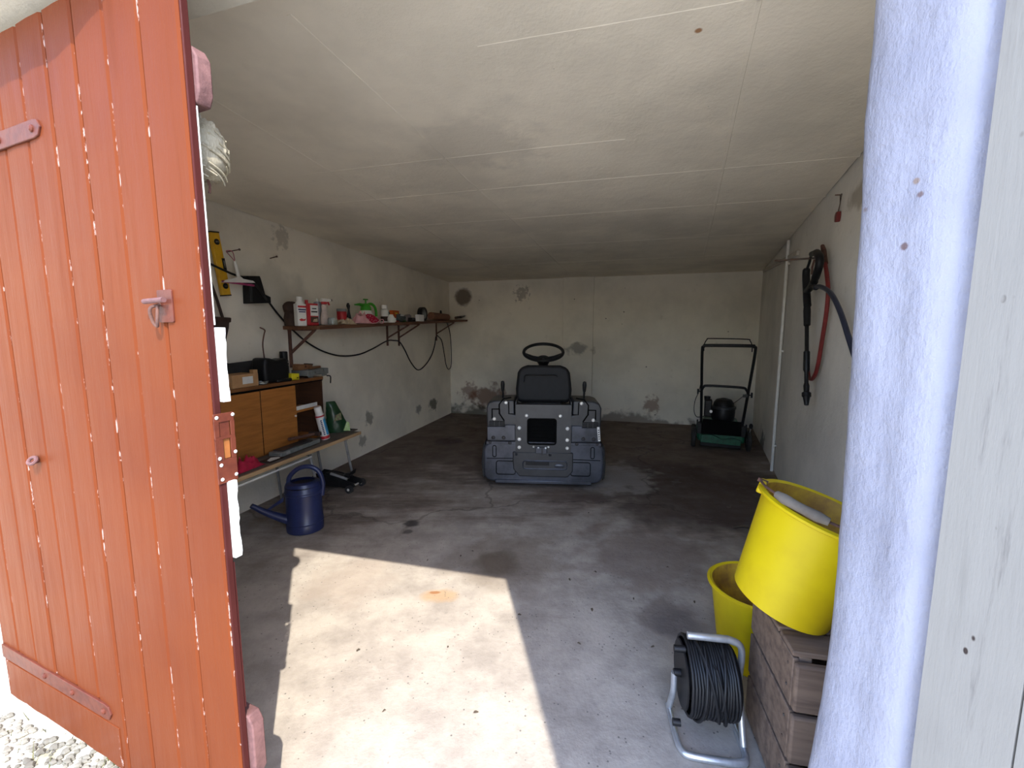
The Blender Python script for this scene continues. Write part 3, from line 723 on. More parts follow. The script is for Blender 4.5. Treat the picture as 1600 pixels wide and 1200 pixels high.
MB().prism([(-.19, .50), (.19, .50), (.17, .86), (.10, .93), (-.10, .93), (-.17, .86)], .92, 1.0).build('dashboard', m_tract, TR, bevel=.02)
hd = MB().prism([(-.22, .28), (.22, .28), (.235, .55), (.18, .74), (0, .78), (-.18, .74), (-.235, .55)], 1.0, 1.62); hd.build('hood', m_tract, TR, bevel=.03)
MB().box((0, .84, .25), (.62, .34, .04)).build('footplate', m_black, TR, bevel=.01)
MB().lathe([(.43, .07), (.46, .09), (.46, .17), (.40, .20)], 28, Matrix.Translation((0, .86, 0))).build('cutting_deck', m_tract2, TR)
MB().box((0, .75, .30), (.30, 1.2, .10)).build('chassis', m_black, TR)

# ------------------------------------------------------------------ push mower by the right wall
p = on_floor(1128, 704)
MW = thing('push_mower', 'green and black push lawnmower with folding handle by the back corner', 'lawnmower', (p.x-.01, p.y+.02, 0), math.radians(-23))
MW.scale = (.86, .9, .975)
MB().slab([(-.27, .05), (.27, .05), (.29, .30), (.24, .56), (.10, .64), (-.10, .64), (-.24, .56), (-.29, .30)], .075, .235).build('deck', m_green, MW, bevel=.03, seg=3)
MB().slab([(-.20, .12), (.20, .12), (.21, .45), (0, .54), (-.21, .45)], .23, .30).build('deck_top', m_green, MW, bevel=.02)
MB().prism([(-.225, .165), (.225, .165), (.235, .325), (-.215, .335)], .015, .045, Matrix.Rotation(-.12, 4, 'X')).build('rear_flap', m_black_gapshade, MW, bevel=.006)
MB().prism([(-.23, .07), (.225, .065), (.225, .125), (.15, .145), (.02, .118), (-.10, .165), (-.23, .155)], .0, .05).build('rear_lip', m_green, MW, bevel=.006)
MB().box((0, .04, .05), (.46, .03, .05)).build('rear_skirt', m_black, MW, bevel=.005)
for sx in (-1, 1):
    for yy, r_ in ((.06, .115), (.52, .09)):
        M_ = Matrix.Translation((sx*.315, yy, r_)) @ Matrix.Rotation(PI/2, 4, 'Y')
        wq = MB().lathe([(r_*.55, -.02), (r_*.85, -.026), (r_, -.016), (r_, .016), (r_*.85, .026), (r_*.55, .02)], 26, M_).build('wheel', m_blackm, MW)
        MB().lathe([(.012, -.024), (r_*.5, -.018), (r_*.56, 0), (r_*.5, .018), (.012, .024)], 18, M_).build('hub_cap', m_tract, wq)
    MB().box((sx*.25, .06, .22), (.05, .06, .12)).build('handle_bracket', m_black, MW, bevel=.005)
en = MB().lathe([(.125, .29), (.135, .33), (.14, .43), (.125, .47), (.118, .50), (.09, .535), (.03, .55), (.001, .552)], 28, Matrix.Translation((.03, .28, 0))).build('engine', m_black, MW)
MB().lathe([(.128, .43), (.150, .435), (.150, .455), (.128, .46)], 28, Matrix.Translation((.03, .28, 0))).build('engine_ring', m_tract, en)
MB().box((-.155, .25, .43), (.09, .12, .20)).build('air_filter', m_black, MW, bevel=.012)
MB().cyl((-.12, .19, .40), (-.12, .175, .40), .018, n=10).build('fuel_cap', m_bolt, MW)
MB().cyl((-.17, .25, .52), (-.17, .25, .565), .035, .04, 14).build('filler_cap', m_black, MW)
HT = 1.165
hpath = [(-.232, .08, .24), (-.250, -.10, .62), (-.272, -.29, HT-.07), (-.258, -.315, HT-.012), (-.215, -.325, HT), (.215, -.325, HT), (.262, -.315, HT-.012), (.278, -.29, HT-.07), (.252, -.10, .62), (.232, .08, .24)]
MB().tube([Vector(hpath[0])] + spline(hpath[1:-1], 5) + [Vector(hpath[-1])], .0165, 10).build('handle', m_black, MW)
MB().tube(spline([(-.252, -.13, .67), (-.23, -.145, .715), (-.18, -.155, .73), (.17, -.155, .725), (.23, -.145, .70), (.252, -.13, .66)], 6), .0135, 10).build('handle_crossbar', m_black, MW)
MB().tube(spline([(-.255, -.30, HT-.055), (-.255, -.33, HT+.01), (-.228, -.35, HT+.062), (-.19, -.355, HT+.072), (.17, -.355, HT+.066), (.212, -.35, HT+.05), (.238, -.33, HT), (.245, -.30, HT-.06)], 6), .0055, 8).build('bail', m_black, MW)
for sx, zz, yy in ((-1, .66, -.125), (1, .645, -.12), (-1, .29, .05), (1, .27, .05)):
    xx = sx*(.255 if zz > .5 else .24)
    kb = MB().cyl((xx, yy, zz), (xx+sx*.035, yy, zz), .007, n=8); kb.box((xx+sx*.038, yy, zz), (.018, .03, .055)); kb.build('wing_knob', m_black, MW, bevel=.003)
MB().tube(spline([(-.262, -.20, .78), (-.285, -.16, .66), (-.32, -.10, .55), (-.325, -.04, .43), (-.29, .05, .35), (-.22, .15, .34), (-.16, .2, .36)], 6), .0045, 6).build('throttle_cable', m_cable, MW)
MB().tube([(.145, .26, .50), (.19, .10, .57), (.235, -.11, .655)], .003, 6).build('starter_rope', m_cable, MW)
MB().box((.225, -.125, .635), (.05, .02, .03), Matrix.Identity(4)).build('rope_guide', m_tract, MW, bevel=.004)
MB().ball((.325, .02, .29), (.022, .022, .030), 12, 8).build('height_knob', m_black, MW)
MB().cyl((.30, .03, .12), (.325, .02, .27), .006, n=8).build('height_lever', m_legs, MW)

# ------------------------------------------------------------------ right wall: pipe, lath, lance, hose, tag
al, _, zt = RIGHT.loc(1229, 376)
pp = thing('wall_pipe', 'thin white vertical pipe on the right wall', 'pipe', RIGHT.pt(RIGHT.loc(1210, 735)[0], .022, 0), RIGHT.rz)
MB().cyl((0, 0, .005), (0, 0, 2.05), .013, n=14).build('tube', m_white_pl, pp)
for z_ in (.25, 1.1, 1.85):
    MB().box((0, .012, z_), (.055, .018, .018)).build('clip', m_white_pl, pp, bevel=.002)
A = RIGHT.loc(1196, 416); B = RIGHT.loc(1251, 383)
Pm = RIGHT.pt((A[0]+B[0])/2, .012, (A[2]+B[2])/2 - .055); L_ = math.hypot(B[0]-A[0], B[2]-A[2]); an = math.atan2(B[2]-A[2], B[0]-A[0])
ltm = MB().box((0, 0, 0), (L_, .022, .035), Matrix.Rotation(-an, 4, 'Y'))
tag(ltm.build('wooden_lath', mat('limewashed_lath', (.58, .54, .47), (.46, .42, .36)), loc=Pm, rot=(0, 0, RIGHT.rz), bevel=.003), 'short pale wooden lath fixed high on right wall behind the pipe', 'lath')
# iron rod the lance hangs on
a1 = RIGHT.loc(1290, 402); rd = thing('hanging_rod', 'thin iron rod sticking out of right wall holding the lance', 'rod', RIGHT.pt(a1[0], 0, a1[2]), RIGHT.rz)
e = RIGHT.hit(1290, 402); tgt = CAMP + ray(1229, 406)*((e - CAMP).length/ray(1290, 402).length*0.985)
Mi = Matrix.Rotation(-RIGHT.rz, 4, 'Z'); loc = Mi @ (tgt - e)
loc = Vector((-.02, -.26, .0))
MB().cyl((0, .02, 0), loc, .006, n=10).build('bar', m_nail, rd)
MB().lathe([(.02, 0), (.018, .004)], 12, Matrix.Rotation(PI/2, 4, 'X')).build('washer', m_nail, rd)
# pressure washer lance: local x right, -y to the room, z up; origin on the wall at the rod
PWp = .075
a = RIGHT.loc(1272, 395, PWp); LZ = a[2]; LA = a[0]
pwz = thing('pressure_washer_lance', 'black pressure washer gun with long lance and drooping dark hose on right wall', 'pressure washer', RIGHT.pt(LA, PWp, 0), RIGHT.rz)
def rl(u, v): q = RIGHT.loc(u, v, PWp); return (q[0]-LA, q[2])
def gz(zx, zr, y_=0.0): q = rl(1180+zx/2.667, 230+zr/2.667); return (q[0], y_, q[1])
MB().tube(spline([gz(236, 445), gz(255, 440), gz(268, 460), gz(266, 495), gz(252, 540), gz(238, 578)], 5), [.016]*5 + [.021]*16 + [.019]*5, 12).build('gun_handle', m_black, pwz)
MB().tube(spline([gz(214, 505), gz(212, 540), gz(214, 590), gz(216, 640), gz(218, 665)], 5), [.015] + [.021]*19 + [.016], 12).build('gun_body', m_black, pwz)
MB().tube(spline([gz(240, 440), gz(231, 458), gz(226, 480), gz(215, 510)], 5), .008, 8).build('trigger_guard', m_black, pwz)
MB().tube(spline([gz(246, 560), gz(230, 585), gz(216, 600)], 5), .020, 12).build('gun_bridge', m_black, pwz)
MB().tube([gz(247, 470), gz(238, 500), gz(236, 530)], .006, 8).build('trigger', m_rust, pwz)
ln = [(1261, 474, .017), (1261, 486, .020), (1261, 508, .018), (1260.5, 510, .011), (1260.5, 548, .011), (1260.5, 550, .017), (1260, 578, .017), (1260, 582, .011), (1260, 598, .011), (1260, 603, .016), (1260, 612, .014), (1260, 614, .024), (1260, 619, .024), (1260, 621, .018), (1260, 633, .011)]
MB().tube([(rl(u, v)[0], 0, rl(u, v)[1]) for u, v, r_ in ln], [r_ for _, _, r_ in ln], 14).build('lance_tube', m_black, pwz)
# red tube beside it
rt = thing('red_tube', 'dull red rubber tube hanging in a loop beside the lance', 'tube', RIGHT.pt(RIGHT.loc(1288, 400)[0], .03, 0), RIGHT.rz)
RA = RIGHT.loc(1288, 400)[0]
def rr(u, v, p_=.03): q = RIGHT.loc(u, v, p_); return (q[0]-RA, -(p_-.03), q[2])
MB().tube(spline([rr(*q) for q in ((1287, 390), (1289, 410), (1292, 430), (1294, 455), (1291, 490), (1284, 535), (1277, 575), (1271, 590), (1266, 592), (1263, 585), (1262, 570))], 6), .011, 10).build('hose', m_hose_red, rt)
MB().tube([rr(1285, 384), rr(1287, 392), rr(1289, 412)], [.010, .014, .015], 10).build('fitting', m_rust, rt)
# dark hose from the gun
MB().tube(spline([(lambda q, p_: (q[0], -(p_-PWp), q[1]))(rl(u, v), p_) for u, v, p_ in ((1271, 449, PWp), (1280, 448, .07), (1292, 458, .06), (1302, 485, .05), (1312, 530, .04), (1319, 560, .035), (1325, 573, .035), (1332, 560, .035), (1341, 520, .04), (1352, 470, .045), (1366, 420, .05), (1390, 400, .05))], 8), .012, 10).build('hose', m_hose_blue, pwz)
MB().cyl((rl(1266, 448)[0], 0, rl(1266, 448)[1]), (rl(1275, 449)[0], 0, rl(1275, 449)[1]), .016, n=12).build('coupling', m_black, pwz)
# red tag on a wire
a = RIGHT.loc(1313, 338); tg = thing('red_tag', 'small red reflector hung on a wire, high on right wall', 'reflector', RIGHT.pt(a[0], .012, a[2]), RIGHT.rz)
MB().prism([(-.016, -.026), (.010, -.030), (.022, -.012), (.022, .022), (-.006, .024), (-.024, .008)], -.010, .010).build('reflector', m_hose_red, tg, bevel=.003)
MB().tube([(-.004, 0, .022), (.0, .006, .07), (.016, .006, .115), (-.012, .006, .112), (.018, .002, .06), (.008, 0, .022)], .0018, 6).build('wire', m_nail, tg)
MB().cyl((.0, .012, .112), (.0, -.02, .114), .003, n=8).build('nail', m_nail, tg)

# ------------------------------------------------------------------ crate, buckets, cable reel
cd = Vector((.212, .977, 0)).normalized(); cr = Vector((cd.y, -cd.x, 0))
N0 = Vector((.706, .968, 0))
CR = thing('wooden_crate', 'weathered slatted wooden crate under the tilted yellow bucket', 'crate', N0, math.atan2(cr.y, cr.x))
# local x to the right wall, local y deeper into the garage
CW, CD, CH = .345, .285, .45
zs = [(.012, .148), (.160, .296), (.308, .44)]
for i, (z0_, z1_) in enumerate(zs):
    w_ = random.uniform(-.006, .006)
    MB().prism([(0.0, z0_), (.0, z1_), (.014, z1_), (.014, z0_)], .006, CD).build('side_slat', m_crate, CR, bevel=.0025)
    MB().prism([(CW-.014, z0_), (CW, z0_), (CW, z1_), (CW-.014, z1_)], .006, CD).build('side_slat', m_crate, CR, bevel=.0025)
    MB().box((CW/2, -.004+w_*.4, (z0_+z1_)/2), (CW, .02, z1_-z0_-.004)).build('end_board', m_crate, CR, bevel=.006)
    MB().box((CW/2, CD+.004, (z0_+z1_)/2), (CW, .018, z1_-z0_-.004)).build('end_board', m_crate, CR, bevel=.004)
for cx, cy in ((.03, .025), (CW-.03, .025), (.03, CD-.025), (CW-.03, CD-.025)):
    MB().box((cx, cy, CH/2), (.03, .03, CH-.01)).build('corner_post', m_crate, CR, bevel=.003)
for k in range(3):
    MB().box((CW/2, .05+.092*k, CH+.0), (CW, .082, .014)).build('top_board', m_crate, CR, bevel=.003)
for z_ in (.05, .11, .20, .26, .35, .41):
    for cy in (.03, ): MB().ball((-.001, cy, z_), (.002, .004, .004), 8, 5).build('nail_head', m_nail, CR)
def bucket(name, label, h, r0, r1, loc, rot, bail, group):
    T = thing(name, label, 'bucket', loc, rot=rot, group=group)
    pr = [(.001, .0), (r0-.012, .0), (r0-.008, .004), (r0, .006)] + [(r0 + (r1-r0)*k/6, .006 + (h-.006)*k/6) for k in range(1, 7)]
    top = pr[-1][0]
    pr += [(top+.006, h-.004), (top+.013, h-.001), (top+.014, h+.006), (top+.006, h+.011), (top-.004, h+.006)]
    MB().lathe(pr, 56, cap0=False, cap1=False).build('shell', m_yel, T, ang=50)
    inn = [(top-.004, h+.006)] + [(r0 + (r1-r0)*k/6 - .005, .006 + (h-.006)*k/6) for k in range(6, -1, -1)] + [(.001, .008)]
    MB().lathe(inn, 56, cap0=False, cap1=False).build('inside', m_yel_in, T, ang=50)
    if bail:
        for s_ in (-1, 1):
            MB().box((s_*(top+.004), 0, h-.002), (.018, .05, .035)).build('ear', m_yel, T, bevel=.005)
            MB().cyl((s_*(top-.006), 0, h+.012), (s_*(top+.020), 0, h+.012), .006, n=8).build('ear_pin', m_rust, T)
        arc = []
        for k in range(21):
            t_ = PI*k/20; R_ = top+.012
            arc.append((-R_*math.cos(t_), -R_*math.sin(t_)*1.03, h+.014 + .018*math.sin(t_)))
        hb = MB().tube(arc, .0035, 8).build('bail', m_rust, T)
        MB().tube(arc[5:11], [.010, .014, .0125, .0125, .014, .010], 12).build('grip', mat('worn_grey_grip', (.20, .17, .135), (.14, .115, .09), rough=.8), hb)
    return T
bucket('yellow_bucket', 'tilted bright yellow plastic bucket with wire handle on the crate', .29, .122, .150, (.762, 1.125, .495), (math.radians(-3), math.radians(17), math.radians(-38)), True, None)
bucket('yellow_bucket', 'yellow plastic bucket with stained inside on the floor behind the crate', .30, .115, .155, (.925, 1.50, .0), (0, 0, .3), False, None)

RX = thing('cable_reel', 'black cable wound on a reel with galvanised tube frame', 'cable reel', (.612, 1.215, 0), math.radians(-9))
RX.scale = (.84, .95, .97)
RZ, RW = .185, .088
MB().cyl((-RW, 0, RZ), (RW, 0, RZ), .07, n=24).build('drum', m_black, RX)
for sx in (-1, 1):
    M_ = Matrix.Translation((sx*RW, 0, RZ)) @ Matrix.Rotation(PI/2, 4, 'Y')
    MB().lathe([(.02, -.004), (.098, -.004), (.102, 0), (.098, .004), (.02, .004)], 36, M_).build('flange', m_black, RX)
    MB().cyl((sx*RW, 0, RZ), (sx*(RW+.028), 0, RZ), .012, n=12).build('axle', m_black, RX)
turns = 17; hp_ = []
for k in range(turns*18+1):
    a_ = 2*PI*k/18; fx_ = -RW+.008 + (2*RW-.016)*k/(turns*18)
    rr_ = .1135 + .004*noise.noise((fx_*60, math.sin(a_)*1.5, math.cos(a_)*1.5))
    hp_.append((fx_ + .006*noise.noise((math.cos(a_)*1.2, fx_*30, math.sin(a_)*1.2)), rr_*math.cos(a_), RZ + rr_*math.sin(a_)))
cb = MB().tube(hp_, .0054, 7).build('wound_cable', m_cable, RX)
for (x0, x1, a0_, a1_) in ((-.06, .02, 1.2, 3.9), (-.02, -.055, 1.6, 4.6), (.0, .05, 2.2, 4.2), (.05, .015, 1.3, 3.3)):
    pts = []
    for k in range(16):
        t_ = k/15; a_ = a0_ + (a1_-a0_)*t_; rr_ = .123
        if k in (0, 15): rr_ = .114
        pts.append((x0+(x1-x0)*t_, rr_*math.cos(a_), RZ + rr_*math.sin(a_)))
    MB().tube(pts, .0054, 7).build('cable_strand', m_cable, cb)
# frame: top handle and base loop (front is -y)
top_ = [(-.080, -.02, .335), (.060, -.02, .335), (.098, -.02, .322), (.112, -.015, .285), (.114, 0, RZ), (.114, .01, .10), (.116, .02, .035), (.114, .04, .011)]
MB().tube([Vector(top_[0])] + spline(top_[1:], 6), .0115, 12).build('frame_handle', m_galv, RX)
base_ = [(.114, .06, .0115), (.114, -.06, .0115), (.108, -.105, .0115), (.078, -.122, .0115), (-.068, -.122, .0115), (-.104, -.108, .0115), (-.114, -.06, .0115), (-.114, .06, .0115)]
MB().tube(spline(base_, 6), .0115, 12).build('frame_base', m_galv, RX)
MB().tube(spline([(-.114, .05, .0115), (-.115, .03, .05), (-.114, .0, .12), (-.114, 0, RZ)], 6), .0115, 12).build('frame_leg', m_galv, RX)
MB().cyl((.114, -.07, .02), (.114, 0, RZ), .0115, n=12).build('frame_leg', m_galv, RX)
MB().cyl((-.125, -.02, .285), (-.085, -.02, .285), .011, n=12).build('crank_peg', m_black, RX)
MB().cyl((-.132, -.075, .075), (-.105, -.075, .075), .011, n=12).build('stop_peg', m_black, RX)

# ------------------------------------------------------------------ bench, cabinet and what stands on them
BZ = .43
def LP(along, p_, z): return LEFT.pt(along, p_, z)
bA = LEFT.loc(345, 700)[0]
yA = 2.25; yB = 3.62
def al_of_y(y): return (y - LEFT.a.y)/LEFT.d.y
s0, s1 = al_of_y(2.22), al_of_y(3.62)
BN = thing('folding_bench', 'low bench table with pale board top and thin steel legs along the left wall', 'table', LP(s0, .02, 0), LEFT.rz)
BL_ = s1 - s0; BD = .41
MB().box((BL_/2, -BD/2, BZ-.011), (BL_, BD, .016)).build('table_top', m_benchtop, BN)
MB().box((BL_/2, -BD-.006, BZ-.012), (BL_, .014, .024)).build('front_edge', m_bench, BN, bevel=.002)
MB().prism([(BL_, BZ-.022), (BL_+.12, BZ-.020), (BL_+.12, BZ-.012), (BL_, BZ-.003)], -BD*.75, -.06).build('end_flap', m_benchtop, BN)
for lx, ly, tx, ty in ((BL_-.50, -BD+.02, BL_-.56, -BD+.05), (BL_-.52, -.06, BL_-.56, -.06), (BL_-.03, -BD+.06, BL_-.13, -BD+.06), (BL_-.05, -.06, BL_-.12, -.06), (.12, -BD+.04, .16, -BD+.05), (.12, -.06, .16, -.06)):
    MB().cyl((lx, ly, 0), (tx, ty, BZ-.02), .010, n=10).build('leg', m_legs, BN)
MB().cyl((BL_-.11, -.05, BZ-.05), (BL_-.11, -BD+.05, BZ-.05), .008, n=8).build('stretcher', m_legs, BN)
MB().cyl((BL_-.54, -.05, BZ-.06), (BL_-.54, -BD+.05, BZ-.06), .008, n=8).build('stretcher', m_legs, BN)
MB().box((BL_*.35, -BD+.012, BZ-.055), (BL_*.5, .006, .012)).build('rail', m_white_pl, BN)

CP = .225                                         # cabinet depth from the wall
cs0 = al_of_y(2.36); cs1 = LEFT.loc(505, 630, CP)[0]; CT = .91
CB = thing('sideboard', 'orange wood-veneer cabinet with two doors and an open bay on the bench', 'cabinet', LP(cs0, .005, BZ), LEFT.rz)
CL = cs1 - cs0; HC = CT - BZ
d0 = LEFT.loc(406, 650, CP)[0]-cs0; d1 = LEFT.loc(460, 640, CP)[0]-cs0
dep = CP - .005
MB().box((CL/2, -dep/2, HC-.011), (CL+.016, dep+.012, .022)).build('top_panel', m_cabtop, CB, bevel=.002)
MB().box((CL/2, -dep/2, .010), (CL, dep, .02)).build('bottom_panel', m_cab, CB)
for xx in (.009, d1, CL-.009): MB().box((xx, -dep/2, HC/2-.002), (.018, dep, HC-.042)).build('side_panel', m_cab_shaded, CB)
MB().box((CL/2, -.006, HC/2), (CL-.02, .010, HC-.04)).build('back_panel', m_cab_shaded, CB)
MB().box(((d1+CL)/2, -dep/2, HC*.50), (CL-d1-.03, dep-.03, .016)).build('inner_shelf', m_cab, CB)
MB().box((CL-.2, -dep-.001, HC-.032), (CL*1.9*.0+.001, .001, .001)).build('top_rail', m_cabtop, CB) if False else None
for xa, xb in ((.004, d0-.002), (d0+.002, d1+.006)):
    xa += .002; dr = MB().box(((xa+xb)/2, -dep-.007, HC/2-.012), (xb-xa, .014, HC-.046)).build('cabinet_door', m_cab, CB, bevel=.0015)
    if xa > d0-.01: MB().lathe([(.006, 0), (.008, .008), (.005, .012)], 12, Matrix.Translation((xb-.018, -dep-.013, HC*.46)) @ Matrix.Rotation(PI/2, 4, 'X')).build('knob', m_white_pl, dr)
MB().box((d0, -dep-.0125, HC/2-.012), (.005, .004, HC-.046)).build('door_gap_shade', m_black_gapshade, CB)  # dark strip laid on to paint the shade between the doors
MB().box((CL/2, -dep-.009, HC-.0265), (CL-.01, .006, .006)).build('top_gap_shade', m_black_gapshade, CB)  # dark strip paints the line of shade below the top panel
tag(MB().box((0, 0, 0), ((CL-d1)*.80, .006, .030)).build('white_strip_box', m_paper, loc=LP(cs0+(d1+CL)/2-.01, dep-.02, BZ+HC*.50+.0235), rot=(0, 0, LEFT.rz), bevel=.001),
    'narrow white printed carton on the shelf inside the cabinet bay', 'carton')

def lw_item(u, v, p_, z): q = LEFT.loc(u, v, p_); return q[0]
def scale_at(P): return (P - CAMP).length/ FPX
def put(name, label, cat, u, v, p_, z, group=None, drz=0.0):
    P = LP(LEFT.loc(u, v, p_)[0], p_, z); return thing(name, label, cat, P, LEFT.rz + drz, group), (P - CAMP).dot(Vector((0, math.cos(PITCH), -math.sin(PITCH))))/FPX
VIEW = .64                                        # an object turned along the wall shows about this share of its length

# cardboard box
t, s_ = put('cardboard_box', 'small brown cardboard box with a white label on the cabinet', 'box', 370, 595, .15, CT)
MB().box((0, 0, .042), (.20, .14, .084)).build('carton', m_card, t, bevel=.002)
MB().box((.015, -.0715, .045), (.080, .002, .046)).build('label', m_paper, t)
MB().box((.085, -.05, .095), (.035, .03, .024)).build('flap', m_card, t, bevel=.001)
# dark plastic panel
t, s_ = put('plastic_liner', 'dark grey moulded plastic panel leaning on the wall behind the cardboard box', 'panel', 400, 575, .062, CT)
xz = lambda q, L=.40, H=.17: [((a_-175)/735*L*1.55 - .24, (450-b_)/325*H*1.0) for a_, b_ in q]
MB().prism(xz([(175, 125), (230, 165), (490, 145), (520, 175), (560, 190), (560, 450), (200, 450), (250, 420), (275, 385), (265, 330), (180, 290)]), -.01, .004, Matrix.Rotation(-.20, 4, 'X')).build('liner', mat('dark_grey_liner', (.030, .029, .030), rough=.6), t, bevel=.003)
t, s_ = put('black_bag', 'squarish black fabric bag standing on the cabinet', 'bag', 424, 575, .145, CT)
def lump(d): return 1 + .06*noise.noise(d*2.3)
bgp = [(-.115, 0), (.105, 0), (.112, .10), (.10, .168), (.0, .156), (-.05, .172), (-.11, .180), (-.122, .10)]
MB().prism(bgp, -.060, .060).build('bag_body', m_black, t, bevel=.022, seg=3)
MB().box((.03, -.070, .012), (.14, .03, .022)).build('bag_flap', m_black, t, bevel=.008)
# clear goggles
t, s_ = put('clear_dish', 'small clear plastic dish on the cabinet beside the cardboard box', 'dish', 410, 598, .195, CT)
MB().lathe([(.02, .0), (.032, .004), (.038, .022), (.036, .022), (.030, .006), (.001, .004)], 20, cap1=False).build('dish', m_glass, t)
MB().box((-.06, .01, .010), (.05, .03, .018)).build('packet', m_grey, t, bevel=.004)
# black aerosol
t, s_ = put('spray_can', 'tall black aerosol can with striped label on the cabinet', 'spray can', 444, 570, .075, CT)
MB().lathe([(.030, 0), (.032, .004), (.032, .135), (.026, .148)], 22).build('can', m_black, t)
MB().lathe([(.028, .148), (.028, .205), (.025, .209)], 20).build('cap', m_black, t)
for z_, mm, hh_ in ((.148, m_cream, .006), (.125, m_cream, .007), (.102, m_cream, .005)): MB().lathe([(.0326, z_), (.0326, z_+hh_)], 22, cap0=False, cap1=False).build('label_band', mm, t) if z_ < .14 else None
MB().lathe([(.013, 0), (.001, .0008)], 14, Matrix.Translation((-.012, -.0310, .06)) @ Matrix.Rotation(PI/2, 4, 'X') @ Matrix.Rotation(.0, 4, 'Y')).build('round_mark', m_paper, t)
# yellow box, grey case, wood block, chisel
t, s_ = put('yellow_packet', 'small bright yellow packet on the cabinet edge', 'packet', 457, 585, .19, CT)
MB().box((0, 0, .026), (.075, .05, .048), Matrix.Rotation(.08, 4, 'Y')).build('packet', m_yellow, t, bevel=.003)
MB().box((.02, -.026, .015), (.016, .002, .008)).build('printed_mark', m_black, t)
t, s_ = put('tool_case', 'flat grey plastic tool case on the end of the cabinet', 'tool case', 485, 580, .12, CT)
MB().box((0, 0, .030), (.25, .15, .034)).build('case_base', m_grey, t, bevel=.005)
MB().box((0, 0, .052), (.25, .15, .016)).build('case_lid', m_grey, t, bevel=.005)
for k in (-.085, .075): MB().box((k, -.078, .042), (.03, .010, .034)).build('latch', m_grey, t, bevel=.002)
for k in (-.085, .075): MB().box((k, -.07, .0075), (.04, .02, .015)).build('foot', m_grey, t)
MB().tube(spline([(-.04, -.075, .035), (-.04, -.098, .035), (.03, -.098, .035), (.03, -.075, .035)], 4), .006, 8).build('handle', m_grey, t)
t, s_ = put('wooden_plane', 'old brown wooden block plane lying on the grey tool case', 'hand plane', 474, 570, .11, CT+.060)
MB().prism([(-.09, 0), (.07, 0), (.075, .035), (-.085, .05)], -.028, .028).build('body', m_wood, t, bevel=.004)
MB().cyl((-.01, -.030, .025), (-.01, -.026, .025), .010, n=12).build('knot', m_rust, t)
MB().prism([(.03, .036), (.085, .030), (.085, .040), (.03, .046)], -.02, .02).build('iron', m_black, t)
t, s_ = put('chisel_handle', 'short pale wooden stick on the grey tool case', 'stick', 492, 573, .15, CT+.060)
MB().cyl((-.06, 0, .011), (.06, .0, .011), .010, n=12).build('stick', m_wood, t)
# bench items
t, s_ = put('aerosol_can', 'white, blue and red aerosol can leaning against the cabinet on the bench', 'spray can', 508, 660, .33, BZ, drz=-.5)
lean = Matrix.Rotation(-.20, 4, 'Y')
MB().lathe([(.030, .004), (.0325, .008), (.0325, .20), (.027, .215)], 22, lean).build('can', m_white_pl, t)
MB().lathe([(.0275, .215), (.0275, .265), (.024, .270)], 20, lean).build('cap', m_white_pl, t)
MB().lathe([(.0332, .012), (.0332, .035)], 22, lean, False, False).build('red_band', m_redp, t)
MB().lathe([(.0332, .19), (.0332, .202)], 22, lean, False, False).build('red_band', m_redp, t)
bb = MB()
for k in range(9):
    a0_, a1_ = -1.5+k*.22, -1.5+(k+1)*.22
    bb.add([lean @ Vector((.0334*math.cos(a0_), .0334*math.sin(a0_), .04)), lean @ Vector((.0334*math.cos(a1_), .0334*math.sin(a1_), .04)), lean @ Vector((.0334*math.cos(a1_), .0334*math.sin(a1_), .185)), lean @ Vector((.0334*math.cos(a0_), .0334*math.sin(a0_), .165))], [(0,1,2,3)])
bb.build('blue_label', m_blp, t)
for k in range(9):
    a_ = -1.95; z_ = .05 + .014*k
    MB().box((0, 0, 0), (.012, .0015, .009), lean @ Matrix.Translation((.0332*math.cos(a_), .0332*math.sin(a_), z_)) @ Matrix.Rotation(a_+PI/2, 4, 'Z')).build('printed_letter', m_navy, t)
t, s_ = put('green_bag', 'crumpled dark green foil bag with pale print at the bench end', 'bag', 529, 660, .27, BZ, drz=-.75)
def bagf(x_, z_, sgn): return sgn*(.034*max(0, 1-(x_/.10)**2)*(1-(z_/.30)**2*.8) + .006*noise.noise((x_*30, z_*30, sgn*3)))
vv = []; ff = []; NX, NZ = 10, 14
for sg in (-1, 1):
    for i in range(NZ+1):
        z_ = .265*i/NZ; hw = .090*(1-.62*(i/NZ)**1.3); cxx = -.055*(i/NZ)
        for k in range(NX+1):
            xx = -hw + 2*hw*k/NX
            ed = 0 if k in (0, NX) or i == NZ else 1
            vv.append((cxx+xx + .004*noise.noise((0, z_*40, k)), bagf(xx*.1/hw, z_, sg)*ed, z_))
for sgi in range(2):
    o_ = sgi*(NZ+1)*(NX+1)
    for i in range(NZ):
        for k in range(NX):
            q = (o_+i*(NX+1)+k, o_+i*(NX+1)+k+1, o_+(i+1)*(NX+1)+k+1, o_+(i+1)*(NX+1)+k); ff.append(q if sgi == 0 else q[::-1])
o_ = (NZ+1)*(NX+1); ff += [(k+1, k, o_+k, o_+k+1) for k in range(NX)]
MB().add(vv, ff).build('bag', m_grn, t)
MB().prism([(.03, .012), (.085, .004), (.080, .075), (.06, .09)], -.034, -.020).build('print_patch', m_lgrn, t, bevel=.002)
MB().prism([(-.04, .10), (.02, .11), (.015, .17), (-.03, .15)], -.042, -.030).build('print_patch', mat('olive_print', (.16, .20, .07), (.10, .03, .03), scale=50), t, bevel=.002)
t, s_ = put('metal_tray', 'flat dark grey toolbox tray lying on the bench', 'tray', 462, 690, .32, BZ, drz=.03)
MB().box((0, 0, .018), (.40, .10, .030)).build('tray', m_grey, t, bevel=.004)
MB().box((-.02, .0, .036), (.30, .08, .008)).build('tray_lid', m_tract, t, bevel=.002)
